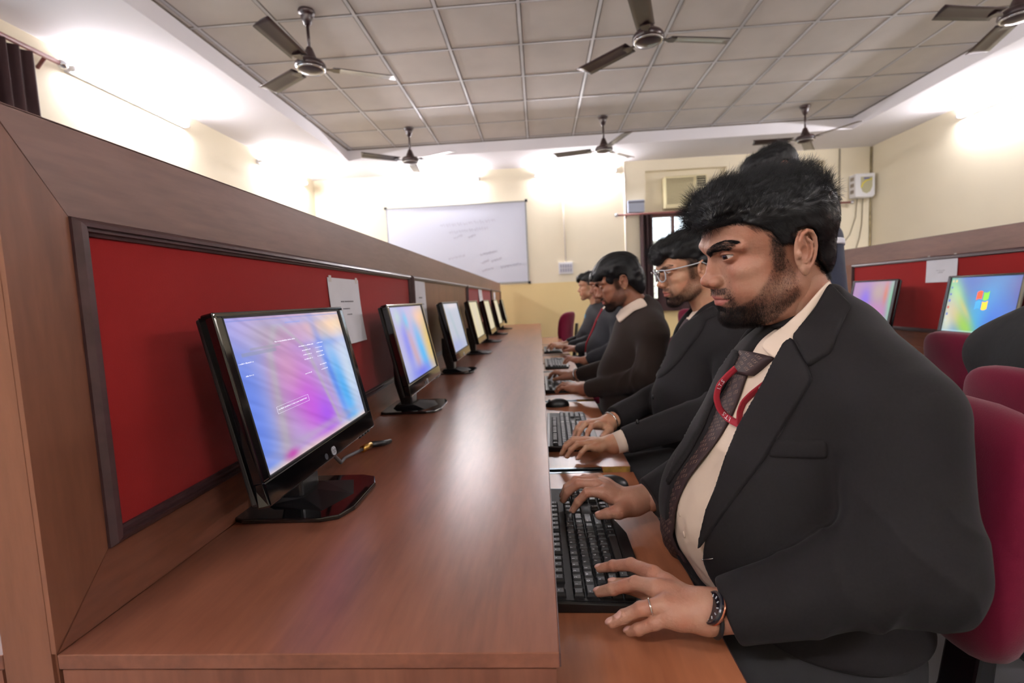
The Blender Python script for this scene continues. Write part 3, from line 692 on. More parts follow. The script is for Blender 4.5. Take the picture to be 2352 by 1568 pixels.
def build_head_parts(person, pos, ypr, c, scale=1.0, res=.16, skin=None, hair_n=5000, beard_n=5000, brow_n=500, seed=1):
    """returns head mesh (V,Q,mask) in world space; hair, eyes, beard become children of person"""
    R, t = xf(pos, *ypr); S = scale*.01
    W = lambda Pl: (Pl@R.T)*S+t
    f = lambda P: head_sdf(P, c)
    V, Q = sdf_mesh(f, (-11, -9.6, -15), (13.2, 9.6, 13.4), res)
    keep = hair_keep(V, c); scalp = (1-smooth(keep, -1.1, .1))*(ear_sdf(np.c_[V[:, 0], np.abs(V[:, 1]), V[:, 2]].astype(f32)) > .12)
    bd = beard_density(V, c); lip = lip_mask(V)*(1-bd)
    # lash line
    A = np.c_[V[:, 0], np.abs(V[:, 1]), V[:, 2]].astype(f32); sl = np.abs(ell(A, (9.2, 3.35, 2.12), (1.8, 1.6, c.get('lid', .42)), rotm('x', 5)))
    lash = (1-smooth(sl, .05, .16))*smooth(V[:, 2], 2.02, 2.25)*(ell(A, (7.95, 3.2, 2.2), (1.65, 1.7, 1.65)) < .1)*.85
    yy = A[:, 1]; zc_ = np.interp(yy, [.6, 2.0, 3.8, 5.5], [2.75, 3.35, 4.05, 3.95]); ww_ = np.interp(yy, [.5, 1.2, 3, 4.5, 5.6], [.25, .5, .52, .42, .1])*c.get('brow', 1)
    br = (1-smooth(np.abs(A[:, 2]-zc_)-ww_, -.25, .08))*smooth(yy, .4, .8)*(1-smooth(yy, 4.9, 5.5))*(V[:, 0] > 5)*.93*(brow_n > 0)
    lash = np.maximum(lash, br)
    mask = np.stack([np.maximum(bd*.9, lash), lip*.75, scalp*.9], 1)
    rs = np.random.RandomState(seed)
    # eyes
    for sy, gy in ((1, c.get('gaze', 0)), (-1, c.get('gaze', 0))):
        n, m = 40, 28; th = np.linspace(0, PI, m+1); ph = np.linspace(0, 2*PI, n, endpoint=False)
        T, Ph = np.meshgrid(th, ph, indexing='ij'); L = np.stack([np.cos(T), np.sin(T)*np.cos(Ph), np.sin(T)*np.sin(Ph)], -1).reshape(-1, 3)
        g = (rotm('z', gy)@rotm('y', c.get('gazez', 8))); E = (L@g.T)*1.2+np.array([7.98, 3.2*sy, 2.17])
        ang = np.degrees(T).ravel(); col = np.zeros((len(E), 3)); col[:] = s2l((206, 196, 192)); col[ang < 29] = s2l((44, 26, 18)); col[ang < 13] = s2l((6, 5, 5)); col[(ang >= 26) & (ang < 30)] = s2l((22, 14, 12))
        Fc = [(i*n+j, i*n+(j+1) % n, (i+1)*n+(j+1) % n, (i+1)*n+j) for i in range(m) for j in range(n)]
        e = from_np('eye', W(E.astype(f32)), Fc, eye_mat(), person); set_attr(e, 'mask', col)
    # hair volume and strands
    hf = lambda P: hair_sdf(P, c)
    hv, hq = sdf_mesh(hf, (-13, -10.5, -10), (15.5, 10.5, 17.5), max(res*1.5, .22), proj=1)
    h = from_np('hair', W(hv), hq, M_HAIR, person)
    if hair_n:
        idx = rs.randint(0, len(hv), hair_n*2); P0 = hv[idx]+rs.uniform(-.1, .1, (len(idx), 3)).astype(f32); N = grad(hf, P0.astype(f32), .3); N /= np.linalg.norm(N, axis=1, keepdims=True)+1e-6
        ok = head_sdf(P0.astype(f32), c) > -.3; P0, N = P0[ok][:hair_n], N[ok][:hair_n]; x, y, z = P0.T
        top = smooth(z, 4.5, 8)[:, None]
        if c.get('style', 'quiff') == 'mop': D = np.stack([np.where(x > 2, .4, -.6), np.sign(y)*.3, -.9+0*x], 1)*1.0+N*.15
        else:
            up = np.stack([-.55+0*x, y*.05+.25*np.sin(x*.9+y), .75+0*x], 1); dn = np.stack([-.55+0*x, 0*x, -.75+0*x], 1); D = up*top+dn*(1-top)
            fr = smooth(x, 7.5, 11)[:, None]*top; D = D*(1-fr)+np.stack([.55+0*x, .25*np.sin(y*1.3+1), .55-.9*smooth(8.9-z, 0, 1.8)], 1)*fr
            D = D+N*(.14*top+.12)
        D = D+rs.normal(0, .17, D.shape)
        # keep hairs tangential
        D = D-N*np.clip((D*N).sum(1, keepdims=True)-.20*top[:len(D)]-.16, 0, 9)
        ln = (.7+1.5*top[:, 0])*rs.uniform(.6, 1.25, len(P0)); ln = np.where(z < 4.5, .6, ln)*c.get('hlen', 1)
        strands('hair_strands', W((P0-N*.06).astype(f32)), D@R.T, N@R.T, ln*S, .00019*scale, M_HAIR, h, seg=4, gravity=.3, wav=.14, seed=seed)
    if hair_n:      # short hair on the skin along the hairline
        k_ = hair_keep(V, c); w = ((k_ > -2.2) & (V[:, 2] > -6.5) & (k_ < .12) & (ear_sdf(A) > .2)).astype(float)*np.clip(.35-k_, .05, 1); n_ = int(hair_n*.55); idx = rs.choice(len(V), n_, p=w/w.sum()); P0 = V[idx]+rs.uniform(-.08, .08, (n_, 3)).astype(f32)
        N = grad(f, P0.astype(f32), .1); N /= np.linalg.norm(N, axis=1, keepdims=True)+1e-6; x, y, z = P0.T; D = N*.3+np.stack([np.where(z > 6, .3, -.55), np.sign(y)*.1, np.where(z > 6, .5, -.75)], 1)+rs.normal(0, .2, P0.shape)
        strands('hairline', W(P0), D@R.T, N@R.T, np.where(z > 5, 1.1, .6)*rs.uniform(.6, 1.2, n_)*S, .00015*scale, M_HAIR, h, seg=2, seed=seed+7)
    # beard strands
    if beard_n and c.get('beard', 1) > .3:
        w = bd*(np.abs(V[:, 1]) < 12)*(1+1.0*smooth(V[:, 0], 4.8, 7.2)*smooth(-V[:, 2], 5, 6.6)); idx = rs.choice(len(V), beard_n, p=w/w.sum()); P0 = V[idx]+rs.uniform(-.08, .08, (beard_n, 3)).astype(f32)
        N = grad(f, P0.astype(f32), .1); N /= np.linalg.norm(N, axis=1, keepdims=True)+1e-6; x, y, z = P0.T
        D = N*.45+np.stack([.15+0*x-.4*(z < -7)*0, np.sign(y)*.05, -1+0*x], 1)+rs.normal(0, .25, P0.shape); mu = (z > -4.4) & (x > 8)
        D[mu] += np.c_[np.zeros(mu.sum()), np.sign(y[mu])*.9, np.zeros(mu.sum())]
        ln = .45+.5*smooth(x, 4.8, 7.2)*smooth(-z, 5, 6.6)*rs.uniform(.6, 1.2, beard_n); ln[mu] = .45; ln = np.where(z > -2.2, np.where(mu, ln, .35), ln)
        strands('beard', W(P0), D@R.T, N@R.T, ln*S, .00011*scale, M_HAIRB, person, seg=2, seed=seed)
    if brow_n:
        for sy in (1, -1):
            u = rs.rand(brow_n); BX = np.array([(10.6, .75, 2.65), (10.4, 2.0, 3.3), (9.2, 3.8, 4.05), (7.3, 5.2, 3.9)])
            cx = [np.interp(u, [0, .33, .66, 1], BX[:, k]) for k in range(3)]; wid = np.interp(u, [0, .12, .5, .8, 1], [.45, .56, .55, .42, .24])*c.get('brow', 1.0)
            P0 = np.stack([cx[0], cx[1]*sy, cx[2]+rs.uniform(-1, 1, brow_n)*wid], 1).astype(f32)
            P0 = settle(f, P0, 8, .1, 1.)
            N = grad(f, P0, .1); N /= np.linalg.norm(N, axis=1, keepdims=True)+1e-6
            D = np.stack([-.35-.5*u, sy*(.7+0*u), .55-.9*u], 1)+N*.25+rs.normal(0, .12, P0.shape)
            strands('eyebrow', W(P0), D@R.T, N@R.T, .62*S*rs.uniform(.7, 1.1, brow_n), .00016*scale, M_HAIR, person, seg=2, seed=seed+sy)
    return W(V), Q, mask
# ================================================================ computer desks with partition
ZD = .753; PX = -.576; ZT = .655
def beading(bm, y0, y1, z0, z1, px, d=1, w=.021):
    """half-round moulded frame around a panel on the face x=px looking towards +x*d; rings of steps"""
    steps = [(0, .004), (.25, .011), (.5, .013), (.55, .008), (.75, .009), (.8, .004), (1, .003)]
    rings = []
    for t, h in [(0, 0)]+steps+[(1, -.001)]:
        k = w*t; rings.append([bm.verts.new((px+d*h, a, b)) for a, b in ((y0+k, z0+k), (y1-k, z0+k), (y1-k, z1-k), (y0+k, z1-k))])
    for i in range(len(rings)-1):
        for j in range(4): bm.faces.new((rings[i][j], rings[i][(j+1) % 4], rings[i+1][(j+1) % 4], rings[i+1][j]))
def partition_run(px, d, ya, yb, panels, label, thick=.066, ztop=1.378):
    """d=+1: face looks to +x"""
    o = empty('desk_partition', (0, 0, 0), 0, label, 'partition')
    a, b = sorted((px-d*thick, px-d*.004))
    boxo('core_board', a, b, ya+.004, yb, 0, ztop-.001, M_STILE, o)
    def face(name, poly, m):      # thin laminate facing (own thickness) on the face
        bm = bmesh.new(); prism(bm, [(y, z) for y, z in poly], min(px, px-d*.006), max(px, px-d*.006), 'x'); return from_bm(name, bm, m, o)
    y0 = panels[0][0]; y1 = panels[-1][1]; zl, zh = .84, 1.266; g = .0012
    yo = ya if ya < y0 else y0
    ye = yb
    ms = min(.112, y0-ya) if y0-ya > .06 else y0-ya
    face('top_rail', [(ya, ztop), (y0, zh+g), (ye, zh+g), (ye, ztop)], M_RAIL)
    face('left_stile', [(ya, ZD+.001), (y0, zl), (y0, zh), (ya, ztop-g*2)], M_STILE)
    face('bottom_rail', [(ya+g*2, ZD), (ye, ZD), (ye, zl), (y0, zl-g)], M_DESK)
    if ye > y1+.01: face('right_stile', [(y1, zl), (ye, zl), (ye, zh), (y1, zh)], M_STILE)
    for i, (p0, p1, kind) in enumerate(panels):
        nm = 'felt_panel' if kind == 'red' else 'wood_panel'
        bm = bmesh.new(); box(bm, min(px-d*.006, px-d*.001), max(px-d*.006, px-d*.001), p0, p1, zl, zh)
        from_bm(nm, bm, M_FELT if kind == 'red' else M_STILE, o)
        bm = bmesh.new(); beading(bm, p0, p1, zl, zh, px, d); from_bm('beading', bm, M_BEAD, o)
        if i: 
            q = panels[i-1][1]
            if p0 > q: face('divider_stile', [(q, zl), (p0, zl), (p0, zh), (q, zh)], M_STILE)
    # laminate on top and on the near end
    boxo('top_cap', min(px, px-d*thick), max(px, px-d*thick), ya, yb, ztop-.001, ztop+.001, M_RAIL, o)
    boxo('end_cap', min(px-d*.0068, px-d*thick), max(px-d*.0068, px-d*thick), ya, ya+.004, 0, ztop, M_STILE, o)
    return o
partition_run(PX, 1, .511, 7.43, [(.592, 2.20, 'red'), (2.235, 3.94, 'wood'), (3.965, 5.90, 'red'), (5.93, 7.38, 'wood')], 'long brown partition with red felt panels behind the left row of monitors')
partition_run(2.2, -1, -1.2, 3.74, [(-1.1, .7, 'wood'), (.74, 3.63, 'red')], 'brown partition with red felt panel behind the monitors on the right')
# desk tops and end panels
def desk(name, x0, x1, y0, y1, label, front):
    o = empty(name, (0, 0, 0), 0, label, 'desk')
    boxo('desktop', x0, x1, y0, y1, ZD-.018, ZD, M_DESK, o, .0012)
    boxo('edge_strip', x1-.0002 if front > 0 else x0-.0012, x1+.0012 if front > 0 else x0+.0002, y0+.001, y1-.001, ZD-.017, ZD-.0012, M_BEAD, o)
    y = y0; k = 0
    xa, xb = (x0+.004, x1-.004)
    while y < y1-.05:
        boxo('side_panel', xa if front > 0 else (xa if k == 0 else xa+.36), xb if k == 0 or front < 0 else -.26, y+(.001 if k else .0008), y+.018, 0, ZD-.0195, M_DESKX, o); y += .8345 if k == 0 else .93; k += 1
    boxo('side_panel', x0+.004, x1-.004, y1-.02, y1-.002, 0, ZD-.0195, M_DESKX, o)
    return o
desk('computer_desk', PX+.0005, .006, .511, 7.42, 'long reddish brown laminate desk carrying the left row of monitors', 1)
desk('computer_desk', -1.2, PX-.067, .511, 7.42, 'desk on the far side of the left partition, only a sliver at the left edge', -1)
desk('computer_desk', 1.63, 2.1935, -1.2, 3.72, 'laminate desk under the monitors on the right side', -1)
def tray(y0, y1, label):
    o = empty('keyboard_tray', (0, y0, ZT-.018), 0, label, 'keyboard tray', 'pull-out keyboard trays of the left desk')
    boxo('tray_board', -.30, .236, 0, y1-y0, 0, .018, wood('tray_laminate', (146, 88, 60), (176, 112, 78), 'y', .3), o, .001)
    boxo('tray_edge', .2362, .2375, .001, y1-y0-.001, .001, .017, M_BEAD, o)
    boxo('raw_end', .16, .235, -.0012, -.0002, .001, .017, mat('raw_edge_gold', (170, 130, 60), .5, noise=(60, .3, (1, 1, 1))), o)
    for s, yy in ((0, -.0125), (1, y1-y0+.0005)):
        bm = bmesh.new(); box(bm, -.30, .155, yy, yy+.012, -.004, -.0015+.02); from_bm('drawer_slide', bm, M_STEEL, o, bevel=.001)
    return o
trays = [(.545, 1.332), (1.378, 2.262), (2.308, 3.192), (3.238, 4.122), (4.168, 5.052), (5.098, 5.982)]
who = ['nearest man with the beard', 'man with clear glasses', 'man in the brown sweater', 'fourth man along the row', 'fifth man along the row', 'empty maroon chair at the far end']
for (a, b), w in zip(trays, who): tray(a, b, 'brown pull-out keyboard tray in front of the %s' % w)
# ================================================================ monitors
def screen_colors(kind, U, Vv):
    """emitted picture of a screen; U to the viewer's right, V up, both 0..1"""
    def g(u, v, su, sv, rot=0):
        c, s = math.cos(rot), math.sin(rot); a = (U-u)*c+(Vv-v)*s; b = -(U-u)*s+(Vv-v)*c
        return np.exp(-(a/su)**2-(b/sv)**2)[:, None]
    def mix(C, col, w): return C*(1-w)+np.array(col, float)/255*w
    C = np.ones((len(U), 3))*np.array([176, 186, 222])/255
    if kind == 'near':
        C = mix(C, (96, 130, 226), np.clip(g(.02, .45, .16, .8)*1.0, 0, 1)); C = mix(C, (170, 150, 220), g(.22, .95, .3, .2)*.8)
        C = mix(C, (214, 176, 186), g(.75, .9, .5, .16)); C = mix(C, (246, 206, 160), g(.95, .88, .26, .10)*.9)
        C = mix(C, (110, 140, 226), g(.62, .73, .5, .035)*.6)
        C = mix(C, (150, 168, 150), g(.34, .86, .16, .12)*.8)
        C = mix(C, (168, 158, 176), g(.22, .35, .07, .5, -.12)*.95)       # greyish veil left of the arch
        C = mix(C, (190, 120, 200), g(.42, .45, .2, .48)*.95); C = mix(C, (196, 70, 222), g(.47, .28, .13, .28, .35)); C = mix(C, (150, 60, 240), g(.57, .18, .09, .16)*.9)
        C = mix(C, (206, 150, 176), g(.34, .62, .1, .2)*.7)
        C = mix(C, (176, 150, 200), g(.66, .42, .03, .34, .22)*.9)
        hL = .17+.10*Vv+.22*np.clip(Vv-.72, 0, 1)**1.2*2.2; hR = .70-.22*Vv-.30*np.clip(Vv-.72, 0, 1)*2; ok_ = (Vv < .93)*(Vv > .06)
        band = np.maximum(np.exp(-((U-hL)/.030)**2), np.exp(-((U-hR)/.018)**2))*ok_; C = mix(C, (176, 168, 182), (band*.75)[:, None])
        inn = smooth(U, hL, hL+.05)*(1-smooth(U, hR-.05, hR))*(Vv < .8); C = mix(C, (188, 140, 190), (inn*.25)[:, None])
        C = mix(C, (80, 120, 232), g(.74, .40, .035, .5, .14)*.8); C = mix(C, (70, 168, 240), g(.83, .28, .07, .40, .12)*.95); C = mix(C, (196, 214, 232), g(.95, .45, .08, .35)*.8)
        C = mix(C, (176, 160, 190), g(.5, .10, .4, .03)*.6); C = mix(C, (232, 206, 190), np.clip((.06-Vv)/.05, 0, 1)[:, None]*.8)
        C = mix(C, (196, 60, 170), g(.2, .05, .05, .03)*.8)
        C = mix(C, (150, 166, 232), g(.55, .94, .3, .03)*.5)
        st = vnoise(np.stack([(U*.8+Vv)*38, (U-Vv*.8)*3, U*0], 1).astype(f32), 1.0)*.07; C = C+st[:, None]
        for (a, b, c, d, col) in ((.06, .30, .745, .765, (140, 146, 170)), (.12, .34, .775, .79, (150, 150, 168)), (0, 1, .965, .972, (110, 130, 210)), (.42, .56, .925, .935, (120, 150, 230)), (0, 1, .088, .092, (150, 110, 220))):
            w = ((U > a)*(U < b)*(Vv > c)*(Vv < d)).astype(float)[:, None]*.55; C = mix(C, col, w)
    elif kind == 'second':
        C = mix(C, (186, 170, 216), g(.5, .7, .6, .5)); C = mix(C, (236, 190, 180), g(.85, .82, .3, .14)); C = mix(C, (222, 190, 110), g(.97, .4, .22, .5)*.95)
        C = mix(C, (90, 200, 240), g(.36, .78, .07, .12)); C = mix(C, (120, 130, 236), g(.26, .5, .1, .4)*.8); C = mix(C, (196, 160, 176), g(.42, .35, .07, .4, .2)*.9)
        C = mix(C, (80, 180, 240), g(.66, .3, .10, .4, .15)); C = mix(C, (110, 120, 230), g(.5, .05, .3, .1)); C = mix(C, (180, 210, 200), g(.18, .85, .1, .12)*.7)
    elif kind == 'pale':
        C[:] = np.array([178, 186, 204])/255; C = mix(C, (150, 176, 190), g(.45, .4, .08, .6, .3)*.7); C = mix(C, (150, 160, 214), g(.3, .1, .5, .15)*.7); C = mix(C, (214, 206, 214), g(.6, .95, .5, .08))
    elif kind == 'cream':
        C[:] = np.array([206, 196, 160])/255; C = mix(C, (200, 190, 190), g(.5, .5, .3, .6)*.5)
    elif kind == 'purple':
        C[:] = np.array([168, 130, 176])/255; C = mix(C, (120, 90, 230), g(.38, .6, .16, .25)); C = mix(C, (176, 150, 150), g(.66, .75, .22, .3)); C = mix(C, (214, 110, 90), g(.83, .72, .05, .25)*.8)
        C = mix(C, (120, 190, 150), g(.97, .5, .08, .6)); C = mix(C, (190, 120, 180), g(.55, .3, .3, .18)); C = mix(C, (90, 150, 220), g(.6, .03, .4, .08)); C = mix(C, (200, 190, 226), ((U > .45)*(U < .86)*(Vv > .07)*(Vv < .13)).astype(float)[:, None]*.8)
    elif kind == 'desktop':
        C[:] = np.array([52, 104, 196])/255; C = mix(C, (88, 70, 150), g(.9, .85, .45, .4)); C = mix(C, (46, 178, 226), g(.52, .3, .26, .9, -.3)*.9); C = mix(C, (40, 110, 226), g(.74, .2, .2, .5)*.8)
        C = mix(C, (140, 214, 130), g(.12, .7, .13, .45, .4)); C = mix(C, (206, 214, 190), g(.06, .25, .14, .5)); C = mix(C, (226, 190, 160), g(.2, .3, .12, .3, .5)*.9); C = mix(C, (150, 206, 60), g(.36, .1, .10, .3, .5)*.9); C = mix(C, (230, 200, 100), g(.3, .42, .04, .24, .5)*.6)
        for i in range(7):
            w = ((abs(U-.04) < .014)*(abs(Vv-(.93-.12*i)) < .02)).astype(float)[:, None]; C = mix(C, [(230, 200, 150), (90, 110, 190), (60, 80, 200), (70, 90, 210), (220, 60, 50), (90, 120, 200), (200, 210, 210)][i], w*.85)
        w = ((abs(U-.09) < .012)*(abs(Vv-.93) < .02)).astype(float)[:, None]; C = mix(C, (240, 210, 130), w*.9); C = mix(C, (190, 220, 230), (Vv < .035).astype(float)[:, None]*.6)
    return np.clip(C, 0, 1)
def from_np_poly(name, V, Fc, m, parent=None):
    me = bpy.data.meshes.new(name); me.from_pydata([tuple(map(float, v)) for v in V], [], [list(f) for f in Fc]); me.update(); return new_obj(name, me, m, parent)
def screen_mat():
    if 'screen_glow' in MATS: return MATS['screen_glow']
    m = bpy.data.materials.new('screen_glow'); m.use_nodes = True; nt = m.node_tree; b = nt.nodes['Principled BSDF']
    at = nt.nodes.new('ShaderNodeAttribute'); at.attribute_name = 'picture'
    nt.links.new(at.outputs['Color'], b.inputs['Emission Color']); b.inputs['Emission Strength'].default_value = .92
    b.inputs['Base Color'].default_value = (.01, .01, .012, 1); b.inputs['Roughness'].default_value = .35; b.inputs['Specular IOR Level'].default_value = .3
    MATS['screen_glow'] = m; return m
def monitor(x, y, rz, label, picture, group, first=None, scale=1.0, res=(160, 110), details=True):
    W2, H2 = .242, .154; dw, dh = .222, .131; zc = .016       # outer and display half sizes, display shifted up
    o = empty('monitor', (x, y, ZD), rz, label, 'monitor', group); o.scale = (scale,)*3
    tilt = math.radians(-11.7); PM = Matrix.Translation((.012, 0, .237)) @ Matrix.Rotation(tilt, 4, 'Y')
    def part(name, bm, m, sm=False, bevel=0, parent=o):
        p = from_bm(name, bm, m, parent, sm, bevel); p.matrix_local = PM if parent is o else Matrix.Identity(4); return p
    # bezel: a real frame
    bm = bmesh.new()
    for a, b, c, d in ((-W2, W2, zc+dh, H2), (-W2, W2, -H2, zc-dh), (-W2, -dw, zc-dh, zc+dh), (dw, W2, zc-dh, zc+dh)): box(bm, -.022, 0, a, b, c, d)
    bmesh.ops.remove_doubles(bm, verts=bm.verts, dist=1e-5)
    bz = part('bezel', bm, M_GLOSSB, bevel=.003)
    bm = bmesh.new()
    for a, b, c, d in ((-dw, dw, zc+dh-.003, zc+dh), (-dw, dw, zc-dh, zc-dh+.003), (-dw, -dw+.003, zc-dh, zc+dh), (dw-.003, dw, zc-dh, zc+dh)): box(bm, -.008, -.001, a, b, c, d)
    part('inner_lip', bm, M_MATTEB)
    bm = bmesh.new(); prism(bm, [(-W2+.004, -H2+.004), (W2-.004, -H2+.004), (W2-.004, H2-.004), (-W2+.004, H2-.004)], -.034, -.0221, 'x')
    part('rear_shell', bm, M_BLACKP, bevel=.004)
    bm = bmesh.new(); A = [bm.verts.new((-.034, yy, zz)) for yy, zz in ((-.2, -.12), (.2, -.12), (.2, .125), (-.2, .125))]; B = [bm.verts.new((-.062, yy, zz)) for yy, zz in ((-.13, -.09), (.13, -.09), (.13, .08), (-.13, .08))]
    bm.faces.new(B)
    bm.faces.new(A[::-1])
    for i in range(4): bm.faces.new((A[i], A[(i+1) % 4], B[(i+1) % 4], B[i]))
    part('rear_hump', bm, M_BLACKP, bevel=.006)
    # picture
    nu, nv = res; gu, gv = np.meshgrid(np.linspace(0, 1, nu+1), np.linspace(0, 1, nv+1), indexing='ij'); U = gu.ravel(); V = gv.ravel()
    # viewer looks along -x, so the viewer's right is +y
    P = np.stack([np.full_like(U, -.006), -dw+2*dw*U, zc-dh+2*dh*V], 1)
    ii = (np.arange(nu)[:, None]*(nv+1)+np.arange(nv)[None]).ravel(); Fc = np.stack([ii, ii+nv+1, ii+nv+2, ii+1], 1)
    s = from_np('screen', P, Fc, screen_mat(), o, False); s.matrix_local = PM
    col = screen_colors(picture, U, V); lin = np.where(col <= .04045, col/12.92, ((col+.055)/1.055)**2.4)
    at = s.data.attributes.new('picture', 'FLOAT_COLOR', 'POINT'); at.data.foreach_set('color', np.c_[lin, np.ones(len(lin))].astype(np.float32).ravel())
    s['label'] = 'lit screen'
    if details:
        # badge: light rounded square with italic letters, and smaller marks
        bm = bmesh.new(); c = .0085; prism(bm, [(c*math.cos(t)*(1+.12*abs(math.sin(2*t))), -H2+.013+c*math.sin(t)*(1+.12*abs(math.sin(2*t)))) for t in [2*PI*k/28 for k in range(28)]], .0002, .0012, 'x')
        bd = part('badge', bm, mat('badge_silver', (196, 200, 206), .3))
        V2, F2 = text_mesh('hp', .016); V3 = np.c_[np.full(len(V2), .0014), V2[:, 0]+V2[:, 1]*.3, V2[:, 1]-H2+.0135]
        from_np_poly('badge_letters', V3, F2, mat('badge_ink', (30, 34, 44), .4), bd)
        bm = bmesh.new()
        for k in range(4): box(bm, -.006, .0005, .14+.018*k, .149+.018*k, -H2-.002, -H2+.002)
        part('buttons', bm, M_BLACKP)
        bm = bmesh.new(); lathe(bm, [(0, 0), (.006, 0), (.006, .0008), (0, .0008)], seg=20); bmesh.ops.transform(bm, matrix=Matrix.Translation((.0002, -.035, -H2+.012)) @ Matrix.Rotation(PI/2, 4, 'Y'), verts=bm.verts); part('round_mark', bm, mat('mark_grey', (70, 74, 82), .3))
    # neck
    bm = bmesh.new(); prism(bm, [(-.052, .012), (-.012, .012), (-.012, .1), (-.045, .19), (-.075, .19), (-.075, .1)], -.038, .038, 'y')
    p = from_bm('neck', bm, M_BLACKP, o, bevel=.006)
    bm = bmesh.new(); prism(bm, [(-.115, .10), (-.115, -.10), (-.09, -.112), (.055, -.112), (.085, -.10), (.10, -.06), (.10, .06), (.085, .10), (.055, .112), (-.09, .112)], .0005, .009, 'z')
    b = from_bm('base', bm, M_GLOSSB if details else M_BLACKP, o, bevel=.002)
    bm = bmesh.new(); A = [(-.08, -.05), (.045, -.08), (.075, 0), (.045, .08), (-.08, .05)]; B = [(-.07, -.042), (-.005, -.045), (0, 0), (-.005, .045), (-.07, .042)]
    a = [bm.verts.new((x_, y_, .009)) for x_, y_ in A]; c = [bm.verts.new((x_, y_, .021)) for x_, y_ in B]; bm.faces.new(c); 
    for i in range(5): bm.faces.new((a[i], a[(i+1) % 5], c[(i+1) % 5], c[i]))
    from_bm('base_riser', bm, M_BLACKP, b, bevel=.001)
    return o
MG = 'black flat monitors along the left desk'
MX = -.467
ml = ['black monitor nearest the camera with a violet and blue screen on the left desk',
      'second monitor along the left desk, rainbow tinted screen, below the second paper sheet',
      'third monitor along the left desk, with a pale grey screen',
      'fourth monitor along the left desk, in front of the second red panel',
      'fifth monitor along the left desk, seen almost edge on',
      'sixth monitor along the left desk, seen almost edge on',
      'last monitor at the far end of the left desk']
for i, (yy, pic, rz) in enumerate([(.955, 'near', 0), (1.80, 'second', 0), (2.70, 'pale', 0), (3.62, 'cream', 0), (4.55, 'cream', 0), (5.50, 'cream', 0), (6.45, 'cream', .05)]):
    monitor(MX, yy, rz, ml[i], pic, MG, res=(200, 130) if i == 0 else (60, 40), details=i < 3)
def screen_text():
    """small unreadable lines of light lettering on the nearest screen"""
    mon = [o for o in bpy.data.objects if o.name == 'monitor'][0]; s = [c for c in mon.children if c.name.startswith('screen')][0]
    rnd = random.Random(5); bm = bmesh.new(); dw, dh, zc = .222, .131, .016
    def line(u0, u1, v, h=.009, box_=False):
        y = -dw+2*dw*u0; e = -dw+2*dw*u1; z = zc-dh+2*dh*v
        if box_:
            for a, b, c, d in ((y, e, z, z+.0004), (y, e, z+.012, z+.0124), (y, y+.0004, z, z+.012), (e, e+.0004, z, z+.012)): box(bm, -.0055, -.0052, a, b, c, d)
            return
        while y < e:
            w = rnd.uniform(.0005, .0014); box(bm, -.0055, -.0052, y, y+w, z, z+rnd.choice((.0014, .0018, .0022))*h/.009); y += w+rnd.choice((.0008, .0008, .0008, .0024))
    line(.3, .47, .80); line(.48, .62, .735); line(.66, .72, .735)
    for v in (.70, .665, .63): line(.50, .58, v); line(.63, .70, v)
    for v in (.56, .52): line(.63, .70, v)
    line(.47, .53, .525); line(.19, .42, .355); line(.18, .44, .333, box_=True); line(.03, .12, .70); line(.05, .1, .62)
    from_bm('screen_text', bm, mat('screen_text', (222, 224, 238), .5, emit=(214, 214, 232), es=.75), s)['kind'] = 'stuff'
screen_text()
RG = 'black monitors on the right desk'
rm1 = monitor(2.03, 2.41, PI, 'black monitor on the right desk showing a blue desktop with a four-colour window logo', 'desktop', RG, scale=.86, res=(140, 90))
rm2 = monitor(2.03, 3.17, PI, 'black monitor on the right desk with a purple screen, behind the nearest man\'s shoulder', 'purple', RG, scale=.86, res=(100, 70))
for m_ in (rm1, rm2): m_.scale = (.9, .84, 1.03)
def flag_logo(mon):
    s = [c for c in mon.children if c.name.startswith('screen')][0]
    def wav(u): return .006*math.sin(u*PI*2.0)
    for q, (sx, sz, rgb) in enumerate(((-1, 1, (226, 84, 40)), (1, 1, (120, 196, 50)), (-1, -1, (60, 150, 200)), (1, -1, (250, 196, 40)))):
        bm = bmesh.new(); n = 8; R = []
        for i in range(n+1):
            col = []
            for j in (0, 1):
                t = i/n; a = sx*(.0035+.034*t); z = (.0035+.034*j)*sz + wav((a+.04)/.08)+.10*a
                col.append(bm.verts.new((-.0045, .012+a, .036+z*1.05)))
            R.append(col)
        for i in range(n): bm.faces.new((R[i][0], R[i+1][0], R[i+1][1], R[i][1]))
        r = bmesh.ops.extrude_face_region(bm, geom=bm.faces[:]); bmesh.ops.translate(bm, verts=[v for v in r['geom'] if isinstance(v, bmesh.types.BMVert)], vec=(.0003, 0, 0))
        from_bm('window_logo', bm, mat('logo_%d' % q, rgb, .5, emit=rgb, es=1.0), s)
flag_logo(rm1)
